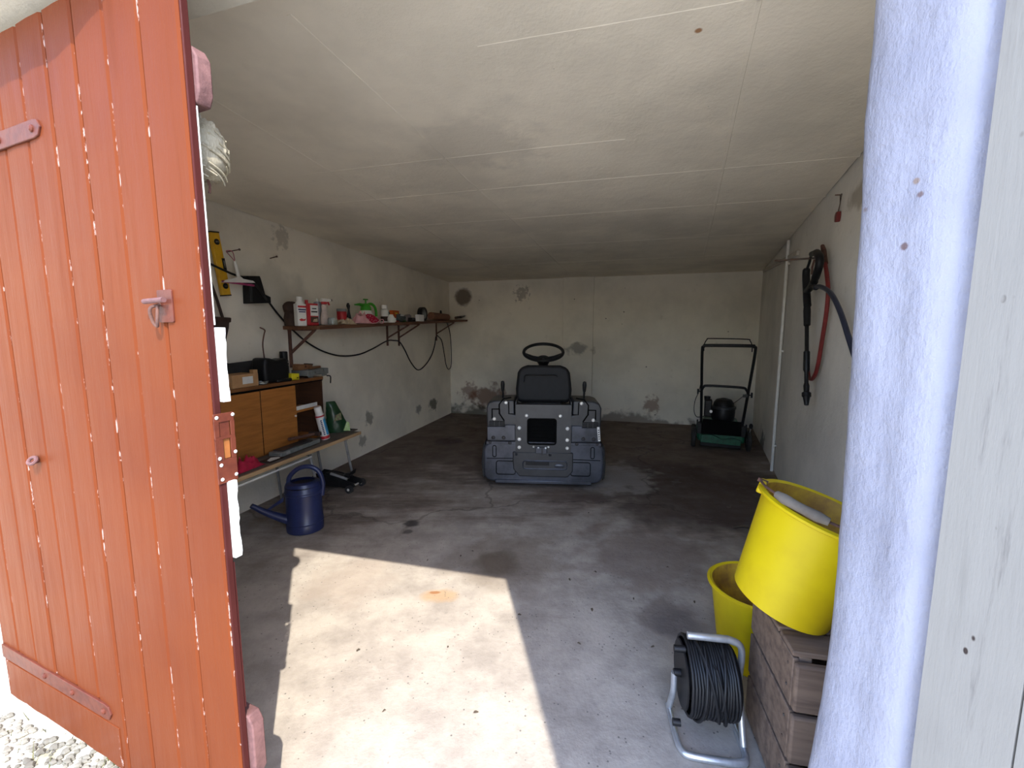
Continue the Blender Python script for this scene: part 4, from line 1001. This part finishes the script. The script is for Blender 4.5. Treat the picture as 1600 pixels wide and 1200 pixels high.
MB().box((-.14, -.052, .018), (.035, .008, .02)).build('tray_latch', m_legs, t, bevel=.002)
t, s_ = put('hammer', 'hammer with brown wooden handle lying across the bench tray', 'hammer', 475, 672, .30, BZ+.040)
MB().cyl((-.13, .02, .035), (.10, -.0, .022), .012, .010, n=10).build('handle', m_rust, t)
MB().box((.115, 0, .022), (.03, .10, .03)).build('head', m_dbrown, t, bevel=.006)
t, s_ = put('paper_slip', 'small white paper slip on a dark booklet on the bench', 'paper', 424, 706, .355, BZ)
MB().box((0, 0, .004), (.12, .08, .006), Matrix.Rotation(.05, 4, 'Z')).build('booklet', m_dbrown, t)
MB().add([(-.05, -.03, .008), (.03, -.04, .010), (.05, -.005, .008), (.0, .008, .016), (-.04, .0, .008)], [(0, 1, 2, 3, 4)]).build('slip', m_paper, t)
# watering can, trolley jack on the floor
p = on_floor(463, 838)
WC = thing('watering_can', 'navy blue plastic watering can on the floor before the bench', 'watering can', (p.x+.01, p.y+.10, 0), math.radians(12))
prof = [(.100, 0), (.110, .006), (.112, .05), (.110, .054), (.110, .060), (.113, .064), (.110, .068), (.106, .16), (.108, .245), (.112, .250), (.109, .256), (.112, .262), (.108, .268), (.106, .30), (.098, .318), (.07, .326)]
MB().lathe(prof, 40, Matrix.Scale(.92, 4, (0, 1, 0)), cap1=False).build('body', m_blue, WC)
MB().lathe([(.106, .30), (.05, .318), (.001, .319)], 30, Matrix.Translation((.0, 0, -.004)), False, False).build('filling_mouth', m_black, WC)
MB().tube(spline([(-.085, 0, .30), (-.075, 0, .355), (-.02, 0, .405), (.045, 0, .412), (.095, 0, .38), (.118, 0, .31), (.114, 0, .25), (.108, 0, .22)], 7), .0145, 12).build('handle', m_blue, WC)
MB().tube(spline([(-.075, -.02, .075), (-.13, -.045, .11), (-.20, -.08, .165), (-.265, -.11, .225)], 6), [.032 - .0010*k for k in range(19)], 14).build('spout', m_blue, WC)
MB().prism([(-.10, .22), (-.095, .25), (-.20, .175), (-.195, .165)], -.075, -.062).build('spout_brace', m_blue, WC, bevel=.003)
p = on_floor(535, 766)
JK = thing('trolley_jack', 'black trolley jack lying on the floor under the bench', 'jack', (p.x-.05, p.y+.06, 0), math.radians(-14))
for sy in (-.055, .055):
    MB().prism([(-.20, .03), (.16, .025), (.19, .045), (.17, .075), (-.02, .115), (-.18, .125), (-.22, .08)], sy-.006, sy+.006).build('side_plate', m_black, JK, bevel=.003)
    MB().cyl((.155, sy*1.55-.014, .030), (.155, sy*1.55+.014, .030), .030, n=18).build('front_wheel', m_blackm, JK)
    MB().cyl((.155, sy*1.55-.0155, .030), (.155, sy*1.55+.0155, .030), .011, n=12).build('wheel_pin', m_bolt, JK)
    MB().cyl((-.20, sy*1.3-.01, .024), (-.20, sy*1.3+.01, .024), .024, n=16).build('caster', m_blackm, JK)
MB().prism([(-.12, .07), (.08, .075), (.10, .10), (-.10, .13)], -.03, .03).build('lift_arm', m_black, JK, bevel=.005)
MB().cyl((.10, -.03, .09), (-.05, -.03, .125), .011, n=10).build('release_rod', m_legs, JK)
MB().lathe([(.030, .09), (.034, .10), (.034, .115), (.024, .115)], 16, Matrix.Translation((.09, 0, .01))).build('saddle', m_black, JK)
MB().prism([(.10, .10), (.14, .13), (.15, .165), (.125, .14), (.08, .135)], -.025, .025).build('claw', m_black, JK)
MB().cyl((.145, -.085, .032), (.145, .085, .032), .007, n=8).build('axle', m_bolt, JK)

# ------------------------------------------------------------------ wall shelf
SP = .31
sa0 = LEFT.loc(441, 507)[0]; sa1 = LEFT.len - .03
zA, zB = 1.312, 1.470
def shelf_z(al_): return zA + (zB-zA)*(al_-sa0)/(sa1-sa0)
SL = sa1 - sa0; ta = math.atan2(zB-zA, SL)
SH = thing('wall_shelf', 'long brown plank shelf on iron brackets along the left wall', 'shelf', LP(sa0, .0, zA), LEFT.rz)
Ts = Matrix.Rotation(-ta, 4, 'Y')
MB().box((SL/2, -SP/2, -.014), (SL, SP-.004, .028), Ts).build('plank', m_shelfw, SH, bevel=.003)
MB().box((SL*.16, -SP-.003, -.022), (SL*.30, .010, .016), Ts).build('edge_splinter', m_shelfw, SH, bevel=.003)
def bracket(al_, d, drop, m_=m_rust, r_=.009):
    x_ = al_-sa0; z_ = shelf_z(al_)-zA - .03
    b = MB().box((x_, -.010, z_-drop/2), (.028, .012, drop)).build('bracket_upright', m_, SH, bevel=.002)
    MB().box((x_, -d/2, z_-.004), (.022, d, .008)).build('bracket_arm', m_, SH)
    MB().cyl((x_, -.012, z_-drop*.62), (x_, -d+.01, z_-.006), r_, n=8).build('bracket_strut', m_, SH)
bracket(LEFT.loc(452, 540)[0], .25, .30, r_=.012); bracket(LEFT.loc(604, 525)[0], .285, .235); bracket(LEFT.loc(622, 525)[0], .285, .255); bracket(LEFT.loc(681, 525)[0], .29, .26)
def on_shelf(name, label, cat, u, p_, drz=0.0, group=None):
    al_ = LEFT.loc(u, 490, p_)[0]; P = LP(al_, p_, shelf_z(al_)+.001)
    t_ = thing(name, label, cat, P, LEFT.rz + drz, group)
    return t_, (P-CAMP).y/FPX
t, s_ = on_shelf('rusty_canister', 'dark brown rusty canister at the near end of the shelf', 'canister', 456, .10)
MB().lathe([(.055, 0), (.058, .06), (.05, .10)], 18).build('body', m_dbrown, t)
MB().ball((-.005, 0, .135), (.068, .05, .050), 18, 10, fn=lambda d: 1+.15*noise.noise(d*3)).build('head', m_dbrown, t)
t, s_ = on_shelf('white_bottle', 'tall white plastic bottle with red and blue label on the shelf', 'bottle', 469, .235, drz=-.35)
S = s_
MB().prism(rrect(-.035, .035, 0, .165, .008, 3), -.028, .028).build('body', m_white_pl, t, bevel=.008, seg=3)
MB().lathe([(.032, .163), (.022, .182), (.020, .186)], 18).build('shoulder', m_white_pl, t)
MB().lathe([(.0205, .186), (.0205, .214), (.018, .216)], 18).build('cap', m_white_pl, t)
MB().box((0, -.0285, .142), (.062, .002, .014)).build('label_band', m_redp, t)
MB().box((0, -.0285, .120), (.058, .002, .010)).build('label_band', m_navy, t)
MB().box((0, -.0285, .104), (.050, .002, .008)).build('label_band', m_navy, t)
MB().prism([(-.026, .045), (-.01, .056), (.01, .050), (.027, .056), (.02, .040), (-.012, .036)], -.0296, -.0278).build('label_mark', m_redp, t)
t, s_ = on_shelf('red_oil_tin', 'flat red tin with a white printed label on the shelf', 'tin', 486, .20, drz=-.35)
MB().box((0, 0, .085), (.095, .05, .17)).build('tin', m_redp, t, bevel=.004)
MB().box((.012, -.026, .115), (.062, .002, .080)).build('label', m_paper, t)
MB().box((.012, -.0275, .130), (.036, .001, .008)).build('printed_line', m_black, t)
MB().box((.012, -.0275, .106), (.050, .001, .010)).build('printed_line', m_black, t)
MB().box((.012, -.026, .045), (.062, .002, .045)).build('lower_label', m_dbrown, t)
MB().prism([(-.005, .028), (.036, .03), (.034, .055), (.004, .048)], -.0285, -.026).build('picture', m_beige, t)
MB().cyl((-.033, 0, .17), (-.033, 0, .195), .012, n=12).build('cap', m_redp, t)
t, s_ = on_shelf('grey_spray_can', 'slim silver-grey spray can behind the red tin on the shelf', 'spray can', 497, .105)
MB().lathe([(.032, 0), (.033, .004), (.033, .175), (.030, .185), (.018, .190)], 20).build('can', mat('grey_can', (.30, .31, .34), rough=.4, metal=.3), t)
MB().lathe([(.010, .19), (.010, .203), (.008, .215)], 12).build('nozzle', m_white_pl, t)
t, s_ = on_shelf('trigger_spray_bottle', 'pale trigger spray bottle with a red trigger on the shelf', 'spray bottle', 507, .185, drz=-.3)
MB().lathe([(.036, 0), (.040, .01), (.038, .06), (.022, .12), (.026, .15), (.018, .165)], 20, Matrix.Scale(.7, 4, (0, 1, 0))).build('bottle', m_cream, t)
MB().box((.0, 0, .178), (.040, .028, .020)).build('collar', m_redp, t, bevel=.003)
MB().prism([(-.024, .188), (.022, .188), (.062, .196), (.062, .208), (.045, .214), (-.022, .214)], -.014, .014).build('head', m_white_pl, t, bevel=.003)
MB().prism([(.030, .190), (.042, .190), (.052, .165), (.044, .162)], -.006, .006).build('trigger', m_redp, t)
MB().box((.066, 0, .204), (.012, .016, .016)).build('nozzle', m_black, t)
t, s_ = on_shelf('glass_jar', 'small clear glass jar on the shelf beside the spray bottle', 'jar', 519, .262)
MB().lathe([(.035, 0), (.038, .004), (.038, .048), (.034, .055), (.034, .058), (.031, .058), (.034, .046), (.034, .008), (.001, .006)], 22, cap1=False).build('jar', m_glass, t)
t, s_ = on_shelf('red_tin_can', 'red painted tin can behind the crumpled gloves on the shelf', 'tin', 534, .12)
MB().lathe([(.042, 0), (.044, .003), (.042, .006), (.042, .105), (.044, .108), (.040, .111)], 24).build('can', m_redp, t)
MB().lathe([(.043, .112), (.043, .135), (.001, .136)], 24).build('lid', m_grey, t)
t, s_ = on_shelf('paint_brush', 'black-handled brush standing upright on the shelf', 'brush', 545, .10)
MB().tube([(0, 0, .0), (0, 0, .10), (0, 0, .13), (-.004, 0, .165), (-.006, 0, .19)], [.030, .012, .009, .017, .008], 10).build('handle', m_black, t)
MB().cyl((-.005, -.014, .172), (-.005, .014, .172), .006, n=8).build('hang_hole', m_grey, t)
t, s_ = on_shelf('pressure_sprayer', 'bright green pump sprayer with white tank on the shelf', 'sprayer', 572, .13, drz=-.4)
MB().lathe([(.060, 0), (.064, .01), (.064, .10), (.050, .125), (.04, .13)], 24).build('tank', m_white_pl, t)
MB().lathe([(.052, .122), (.05, .15), (.036, .178), (.020, .19)], 20).build('neck', m_brspr, t)
MB().tube([(-.02, 0, .168), (-.07, 0, .178), (-.105, 0, .174), (-.125, 0, .173)], [.020, .014, .008, .005], 10).build('nozzle', m_brspr, t)
MB().cyl((0, 0, .185), (0, 0, .225), .008, n=10).build('pump_rod', m_brspr, t)
MB().box((0, 0, .229), (.046, .020, .012)).build('pump_handle', m_brspr, t, bevel=.003)
MB().tube(spline([(.015, 0, .178), (.06, 0, .19), (.10, 0, .165), (.115, 0, .12), (.118, 0, .07)], 6), .013, 10).build('grip', m_brspr, t)
def drape(w_, d_, h_, seed, x0=0.0, nx=26, ny=14, skew=0.0):
    vv = []; ff = []
    for i in range(ny+1):
        for k in range(nx+1):
            a_, b_ = k/nx*2-1, i/ny*2-1
            e_ = max(0, 1-abs(a_)**3.0)*max(0, 1-abs(b_)**3.0)
            n_ = 1-abs(noise.noise(Vector((a_*1.7+seed, b_*1.3, seed)))*1.7) + .35*noise.noise(Vector((a_*4+seed, b_*3, 2.0)))
            r_ = 1 + .16*noise.noise(Vector((a_*1.5, b_*1.5, seed+5)))
            vv.append((x0 + a_*w_*r_ + skew*b_*w_, b_*d_*r_, .002 + h_*e_*max(.18, .28 + .72*n_)))
    N = len(vv)
    vv += [(x, y, 0.0005) for x, y, z in vv]
    for i in range(ny):
        for k in range(nx):
            q = (i*(nx+1)+k, i*(nx+1)+k+1, (i+1)*(nx+1)+k+1, (i+1)*(nx+1)+k)
            ff.append(q); ff.append(tuple(N+x for x in q[::-1]))
    edge = [k for k in range(nx+1)] + [(i+1)*(nx+1)-1 for i in range(1, ny+1)] + [ny*(nx+1)+k for k in range(nx-1, -1, -1)] + [i*(nx+1) for i in range(ny-1, 0, -1)]
    for a_, b_ in zip(edge, edge[1:]+edge[:1]): ff.append((b_, a_, N+a_, N+b_))
    m_ = MB(); m_.add(vv, ff); return m_
t, s_ = put('red_cloth', 'crumpled red cloth on the near end of the bench', 'cloth', 384, 712, .335, BZ)
drape(.10, .05, .075, 5.7).build('cloth', m_redc, t, ang=60)
t, s_ = on_shelf('work_glove', 'crumpled beige work glove at the front of the shelf', 'glove', 541, .255, drz=-.3)
drape(.085, .035, .055, 3.3).build('glove', m_beige, t, ang=60)
for k in range(4): MB().tube(spline([(-.05, -.02+.012*k, .022), (-.085, -.026+.014*k, .028), (-.115, -.02+.014*k, .010)], 4), .009, 8).build('finger', m_beige, t)
t, s_ = on_shelf('floral_glove', 'pink and dark red dotted cloth glove on the shelf', 'glove', 570, .255, drz=-.3)
drape(.090, .05, .115, 8.1, -.045).build('cuff', m_pink, t, ang=60)
vv = [(.0, -.050, .008), (.055, -.052, .0), (.12, -.046, .016), (.155, -.04, .020), (.13, -.035, .046), (.09, -.03, .074), (.045, -.035, .092), (.0, -.04, .092)]
MB().add(vv + [(a_, b_+.04, c_*.9) for a_, b_, c_ in vv], [tuple(range(8)), tuple(range(15, 7, -1))] + [(i, i+8, (i+1) % 8+8, (i+1) % 8) for i in range(8)]).build('dotted_palm', m_dots, t, bevel=.006)
MB().tube(spline([(.0, -.054, .005), (.055, -.056, .003), (.11, -.052, .016), (.15, -.046, .040), (.18, -.04, .040), (.185, -.04, .018), (.165, -.042, .006), (.135, -.045, .010)], 6), .0045, 8).build('piping', m_pink, t)
t, s_ = on_shelf('labelled_bottle', 'white capped bottle with a dark green label on the shelf', 'bottle', 601, .15)
MB().lathe([(.040, 0), (.042, .006), (.042, .118), (.034, .134), (.028, .138)], 22).build('body', m_white_pl, t)
MB().lathe([(.030, .142), (.030, .178), (.027, .181)], 20).build('cap', m_white_pl, t)
MB().lathe([(.0425, .012), (.0425, .062)], 22, None, False, False).build('label', m_dbrown, t)
MB().box((.020, -.036, .088), (.028, .010, .05)).build('green_label', mat('teal_print', (.02, .10, .09)), t)
t, s_ = on_shelf('orange_carton', 'orange and red printed carton on the shelf', 'carton', 616, .13)
MB().box((0, 0, .088), (.13, .05, .075)).build('upper', m_orange, t, bevel=.002)
MB().box((0, 0, .026), (.13, .05, .050)).build('lower', m_redp, t, bevel=.002)
MB().box((0, -.026, .095), (.05, .002, .012)).build('printed_mark', m_yellow, t)
t, s_ = on_shelf('white_pot', 'small white plastic pot at the front of the shelf', 'pot', 611, .27)
MB().lathe([(.036, 0), (.038, .006), (.038, .046), (.022, .072), (.020, .082), (.001, .083)], 18).build('pot', m_white_pl, t)
MB().box((.015, -.037, .028), (.030, .004, .036)).build('label', m_paper, t)
t, s_ = on_shelf('hardware_pack', 'dark blister pack of fittings on the shelf behind the white pot', 'packet', 626, .22)
MB().box((0, 0, .042), (.13, .05, .070), Matrix.Rotation(.18, 4, 'Y')).build('pack', mat('dark_teal_pack', (.03, .05, .05), (.10, .10, .10), scale=50), t, bevel=.006)
MB().box((-.02, -.028, .072), (.07, .004, .018)).build('header', m_paper, t)
MB().ball((.04, -.01, .014), (.04, .03, .016), 12, 8).build('blister', mat('green_print', (.03, .10, .03)), t)
t, s_ = on_shelf('tape_roll', 'large black roll of tape standing on edge on the shelf', 'tape', 660, .20)
M_ = Matrix.Translation((0, 0, .085)) @ Matrix.Rotation(PI/2, 4, 'X')
MB().lathe([(.055, -.028), (.083, -.030), (.085, -.026), (.085, .026), (.083, .030), (.055, .028), (.055, -.028)], 32, M_, False, False).build('roll', m_black, t)
MB().lathe([(.056, -.024), (.050, -.024), (.050, .024), (.056, .024)], 28, M_, False, False).build('core', m_grey, t)
t, s_ = on_shelf('white_carton', 'small white carton before the black tape roll on the shelf', 'carton', 655, .285)
MB().box((.01, 0, .040), (.13, .05, .075)).build('carton', m_paper, t, bevel=.002)
t, s_ = on_shelf('black_clip_box', 'small black plastic box on the shelf beside the white carton', 'box', 643, .28)
MB().prism([(-.05, 0), (.05, 0), (.045, .045), (-.035, .045)], -.025, .025).build('box', m_black, t, bevel=.004)
MB().box((0, -.0255, .03), (.06, .002, .006)).build('lid_line', m_grey, t)
t, s_ = on_shelf('grey_packet', 'crumpled greyish packet standing on the shelf behind the black box', 'packet', 637, .16)
MB().prism([(-.06, 0), (.06, 0), (.055, .07), (.02, .085), (-.05, .075)], -.02, .02).build('packet', mat('mauve_grey', (.22, .19, .20)), t, bevel=.006)
MB().box((0, -.021, .03), (.03, .002, .02)).build('printed_mark', m_black, t)
t, s_ = on_shelf('wood_roll', 'thick round piece of reddish wood lying on the far half of the shelf', 'wood', 687, .22)
MB().cyl((-.28, 0, .050), (.26, 0, .050), .048, .046, 20).build('log', mat('reddish_wood', (.20, .085, .045), (.13, .055, .03), rough=.7, stretch=(.3, 4, 4)), t)
MB().prism([(.02, .09), (.06, .09), (.05, .12), (.035, .135), (.03, .11)], -.01, .01).build('stub', m_black, t)
t, s_ = on_shelf('trowel', 'dark pointing trowel lying at the far end of the shelf', 'trowel', 718, .24)
MB().prism([(-.02, .02), (.16, .06), (.17, .07), (-.02, .05)], -.035, .035).build('blade', m_tract, t)
MB().cyl((-.16, 0, .022), (-.03, 0, .034), .020, .014, 12).build('handle', m_dbrown, t)

# ------------------------------------------------------------------ left wall: level, squeegee, nails, box, bag, cable
def wpt(u, v, p_): q = LEFT.loc(u, v, p_); return q
a = LEFT.loc(333, 362, .03); b = LEFT.loc(353, 462, .03)
LV = thing('spirit_level', 'yellow spirit level hung slanting on the left wall', 'spirit level', LP(a[0], .03, a[2]), LEFT.rz)
vx, vz = b[0]-a[0], b[2]-a[2]; LL = math.hypot(vx, vz); ML = Matrix.Rotation(math.atan2(-vz, vx), 4, 'Y')      # local x runs down the level
hgt = .062
MB().box((LL/2, 0, 0), (LL, .024, hgt), ML).build('rail', m_lvl, LV, bevel=.003)
for k in (.002, LL-.002): MB().box((k, 0, 0), (.008, .026, hgt+.002), ML).build('end_cap', m_black, LV, bevel=.001)
for k in (.155, .845):
    rg = MB().lathe([(.0185, 0), (.0185, .003), (.012, .0035)], 20, ML @ Matrix.Translation((LL*k, -.012, 0)) @ Matrix.Rotation(PI/2, 4, 'X')).build('vial_ring', m_black, LV)
    MB().box((LL*k, -.016, 0), (.007, .003, .022), ML).build('vial', m_glass, rg)
MB().box((LL*.5, -.0125, .022), (.075, .003, .022), ML).build('centre_window', m_black, LV)
MB().box((LL*.5, -.0135, .024), (.045, .003, .010), ML).build('centre_vial', m_glass, LV)
def nail(u, v, u2, v2, label, out=.10):
    a_ = LEFT.loc(u, v); t_ = thing('nail', label, 'nail', LP(a_[0], 0, a_[2]), LEFT.rz)
    MB().cyl((0, .01, 0), (0, -out, .012), .0035, n=8).build('shank', m_nail, t_)
    MB().lathe([(.008, 0), (.007, .003)], 10, Matrix.Translation((0, -out, .012)) @ Matrix.Rotation(PI/2, 4, 'X')).build('head', m_nail, t_)
    return a_
nail(422, 404, 435, 400, 'bare nail in left wall right of the squeegee', .06)
na = nail(354, 394, 371, 391, 'nail in left wall that the squeegee hangs from', .105)
# squeegee
q = LEFT.loc(362, 394, .092)
SQ = thing('squeegee', 'white hand squeegee with pink edge hung on a nail', 'squeegee', LP(q[0], .092, q[2]), LEFT.rz)
def sq(u, v): r_ = LEFT.loc(u, v, .092); return (r_[0]-q[0], r_[2]-q[2])
MB().tube([(sq(u, v)[0], 0, sq(u, v)[1]) for u, v in ((367, 408), (369, 418), (372, 430), (373, 436))], [.008, .011, .012, .016], 12).build('handle', m_white_pl, SQ)
(x0, z0_), (x1, z1_) = sq(347, 441), sq(397, 442)
xm, zm = sq(372, 432)
MB().prism([(x0, z0_), (x1, z1_), (x1-.02, z1_+.012), (xm+.03, zm-.012), (xm+.012, zm), (xm-.012, zm), (xm-.03, zm-.012), (x0+.015, z0_+.012)], -.014, .014).build('head', m_white_pl, SQ, bevel=.003)
MB().box(((x0+x1)/2, 0, (z0_+z1_)/2-.006), ((x1-x0)*.97, .012, .013)).build('rubber_blade', mat('pink_rubber', (.36, .04, .13), rough=.5), SQ)
MB().tube(spline([(sq(367, 408)[0], 0, sq(367, 408)[1]), (sq(360, 398)[0], .01, sq(360, 398)[1]), (sq(356, 393)[0], .012, sq(356, 393)[1]+.004), (sq(363, 393)[0], .0, sq(363, 393)[1]), (sq(366, 406)[0], -.005, sq(366, 406)[1])], 5), .0025, 6).build('string', mat('pink_string', (.45, .10, .16)), SQ)
# black box / holster
q = LEFT.loc(400, 455, .035)
KB = thing('black_holster', 'black plastic power tool case hung on left wall behind the squeegee', 'tool case', LP(q[0], .035, q[2]), LEFT.rz)
def kb(zx, zr): r_ = LEFT.loc(310+zx/6.67, 340+zr/6.67, .035); return (r_[0]-q[0], r_[2]-q[2])
MB().prism([kb(*k) for k in ((442, 608), (608, 610), (620, 640), (645, 725), (665, 800), (722, 828), (726, 892), (500, 897), (492, 640), (478, 620))], -.028, .028).build('shell', m_black, KB, bevel=.006)
MB().prism([kb(*k) for k in ((500, 660), (520, 660), (525, 880), (505, 880))], -.033, -.025).build('rib', m_tract, KB)
# leather bag
q = LEFT.loc(336, 503, .05)
BG = thing('shoulder_bag', 'dark brown bag hung by its strap on left wall beside the red door', 'bag', LP(q[0], .06, q[2]), LEFT.rz)
def bgx(u, v): r_ = LEFT.loc(u, v, .06); return (r_[0]-q[0], r_[2]-q[2])
o_ = [bgx(*k) for k in ((318, 496), (351, 498), (350, 512), (346, 530), (344, 560), (318, 560))]
MB().prism(o_, -.045, .045).build('bag_body', m_lead, BG, bevel=.010)
c_ = [bgx(*k) for k in ((317, 494), (352, 496.5), (351.5, 504), (317, 503))]
MB().prism(c_, -.052, .052).build('bag_flap', m_dbrown, BG, bevel=.006)
st_ = [bgx(324, 428), bgx(330, 442), bgx(340, 470), bgx(348, 496)]
for (xa, za), (xb, zb) in zip(st_[:-1], st_[1:]):
    pass
MB().add([(xx+sg, yy, zz) for xx, zz in st_ for sg, yy in ((-.010, 0), (.010, 0), (.010, .004), (-.010, .004))],
         [(4*i+k, 4*i+(k+1) % 4, 4*i+4+(k+1) % 4, 4*i+4+k) for i in range(3) for k in range(4)] + [(0,1,2,3), (15,14,13,12)]).build('strap', m_lead, BG)
# wall cable: enters by the door, passes the case, sags below the shelf
q = LEFT.loc(545, 557, .03)
WCB = thing('wall_cable', 'long black cable sagging along left wall under the shelf', 'cable', LP(q[0], .03, q[2]), LEFT.rz)
def cbl(pts, r_, nm):
    out_ = []
    for u, v, p_ in pts:
        r2 = LEFT.loc(u, v, p_); out_.append((r2[0]-q[0], -(p_-.03), r2[2]-q[2]))
    MB().tube(spline(out_, 7), r_, 8).build(nm, m_cable, WCB)
cbl([(300, 401, .02), (323, 410, .05), (345, 420, .05), (368, 430, .04), (384, 435, .03), (400, 446, .10), (412, 462, .10), (420, 472, .05), (432, 488, .04), (445, 503, .04), (460, 518, .05), (480, 535, .04), (505, 549, .03), (532, 556, .03), (560, 554, .03), (582, 545, .03), (604, 533, .03), (615, 532, .03), (624, 534, .03), (632, 546, .02), (642, 566, .02), (653, 578, .02), (664, 571, .02), (674, 556, .02), (679, 540, .03), (681, 526, .03)], .0072, 'main_run')
cbl([(683, 524, .03), (690, 532, .02), (694, 552, .02), (697, 570, .02), (701, 577, .02), (705, 570, .02), (705, 545, .02), (703, 520, .02), (698, 503, .03)], .0065, 'end_loop')
# rusty hanger rod below nail, small hook on the wall by the cabinet
q = LEFT.loc(408, 516); HK = thing('wire_hook', 'thin rusty wire hanging on left wall above the cabinet', 'wire', LP(q[0], .012, q[2]), LEFT.rz)
a_ = LEFT.loc(413, 560, .012)
MB().tube(spline([(-.01, .012, .02), (0, -.02, .0), (.012, 0, -.03), (a_[0]-q[0]-.005, 0, (a_[2]-q[2])*.5), (a_[0]-q[0], 0, a_[2]-q[2])], 5), .0045, 8).build('wire', m_rust, HK)
q = LEFT.loc(512, 592); HK = thing('wire_hook', 'short bent black hook on left wall right of the cabinet top', 'hook', LP(q[0], .0, q[2]), LEFT.rz)
MB().tube(spline([(-.01, .01, .03), (-.005, -.03, .028), (.015, -.02, .0), (.02, -.012, -.04)], 5), .005, 8).build('hook', m_black, HK)

# ------------------------------------------------------------------ litter on the floor
leaves = [(738, 861), (930, 893), (925, 952), (668, 875), (920, 801), (1130, 797), (720, 868), (812, 960), (700, 1010), (1043, 886), (890, 905), (990, 935), (560, 1015), (600, 1110), (744, 1112), (1085, 940), (1020, 1010), (905, 1005)]
for i, (u, v) in enumerate(leaves):
    p = on_floor(u, v, .004); m = MB(); s_ = random.uniform(.007, .012)
    m.add([(-s_, 0, 0), (-s_*.3, -s_*.45, .003), (s_*.6, -s_*.35, .006), (s_, 0, .002), (s_*.4, s_*.5, .005), (-s_*.4, s_*.4, .002), (0, 0, .009)],
          [(0, 1, 6), (1, 2, 6), (2, 3, 6), (3, 4, 6), (4, 5, 6), (5, 0, 6), (5, 4, 3, 2, 1, 0)])
    tag(m.build('dry_leaf', m_leaf, loc=(p.x, p.y, .0005), rot=(0, 0, random.uniform(0, 6))), 'tiny dry leaf scrap lying on the concrete floor', 'leaf', 'dry leaf scraps on the floor')
p = on_floor(1160, 826)
tag(MB().tube(spline([(-.06, .0, .010), (0, .01, .012), (.07, -.015, .010), (.12, -.03, .012)], 5), [.006 + .004*math.sin(k*.4) for k in range(16)], 8).build('twig', m_leaf, loc=(p.x, p.y, 0)), 'dark broken twig on the floor behind the yellow buckets', 'twig')
p = on_floor(497, 771)
tag(MB().slab([(-.03, -.015), (.03, -.02), (.035, .012), (-.02, .02)], .001, .006).build('paper_scrap', m_paper, loc=(p.x, p.y, 0), rot=(0, 0, .3)), 'scrap of white paper on the floor by the watering can', 'paper')
# gravel stones and grass by the door foot
gm = MB(); rg = random.Random(3)
for k in range(3200):
    x_ = rg.uniform(-1.9, -.65); y_ = rg.uniform(.35, fo(x_)-.03); r_ = rg.choice((.004, .006, .008, .010, .013))
    gm.ball((x_, y_, -.02 + r_*.4), (r_, r_*rg.uniform(.6, 1), r_*.6), 6, 4)
tag(gm.build('gravel', m_stone), 'loose pale gravel stones at the foot of the red door', 'gravel', kind='stuff')
gm = MB()
for k in range(420):
    x_ = rg.uniform(-2.2, -1.0); y_ = rg.uniform(.7, fo(x_)-.02); h_ = rg.uniform(.015, .05); a_ = rg.uniform(0, 6.3); l_ = rg.uniform(.2, 1)*h_
    gm.add([(x_-.0015*math.sin(a_), y_+.0015*math.cos(a_), -.02), (x_+.0015*math.sin(a_), y_-.0015*math.cos(a_), -.02), (x_+l_*math.cos(a_), y_+l_*math.sin(a_), -.02+h_)], [(0, 1, 2)])
tag(gm.build('grass_tuft', m_grass), 'sparse dry grass blades in the gravel by the red door', 'grass', kind='stuff')
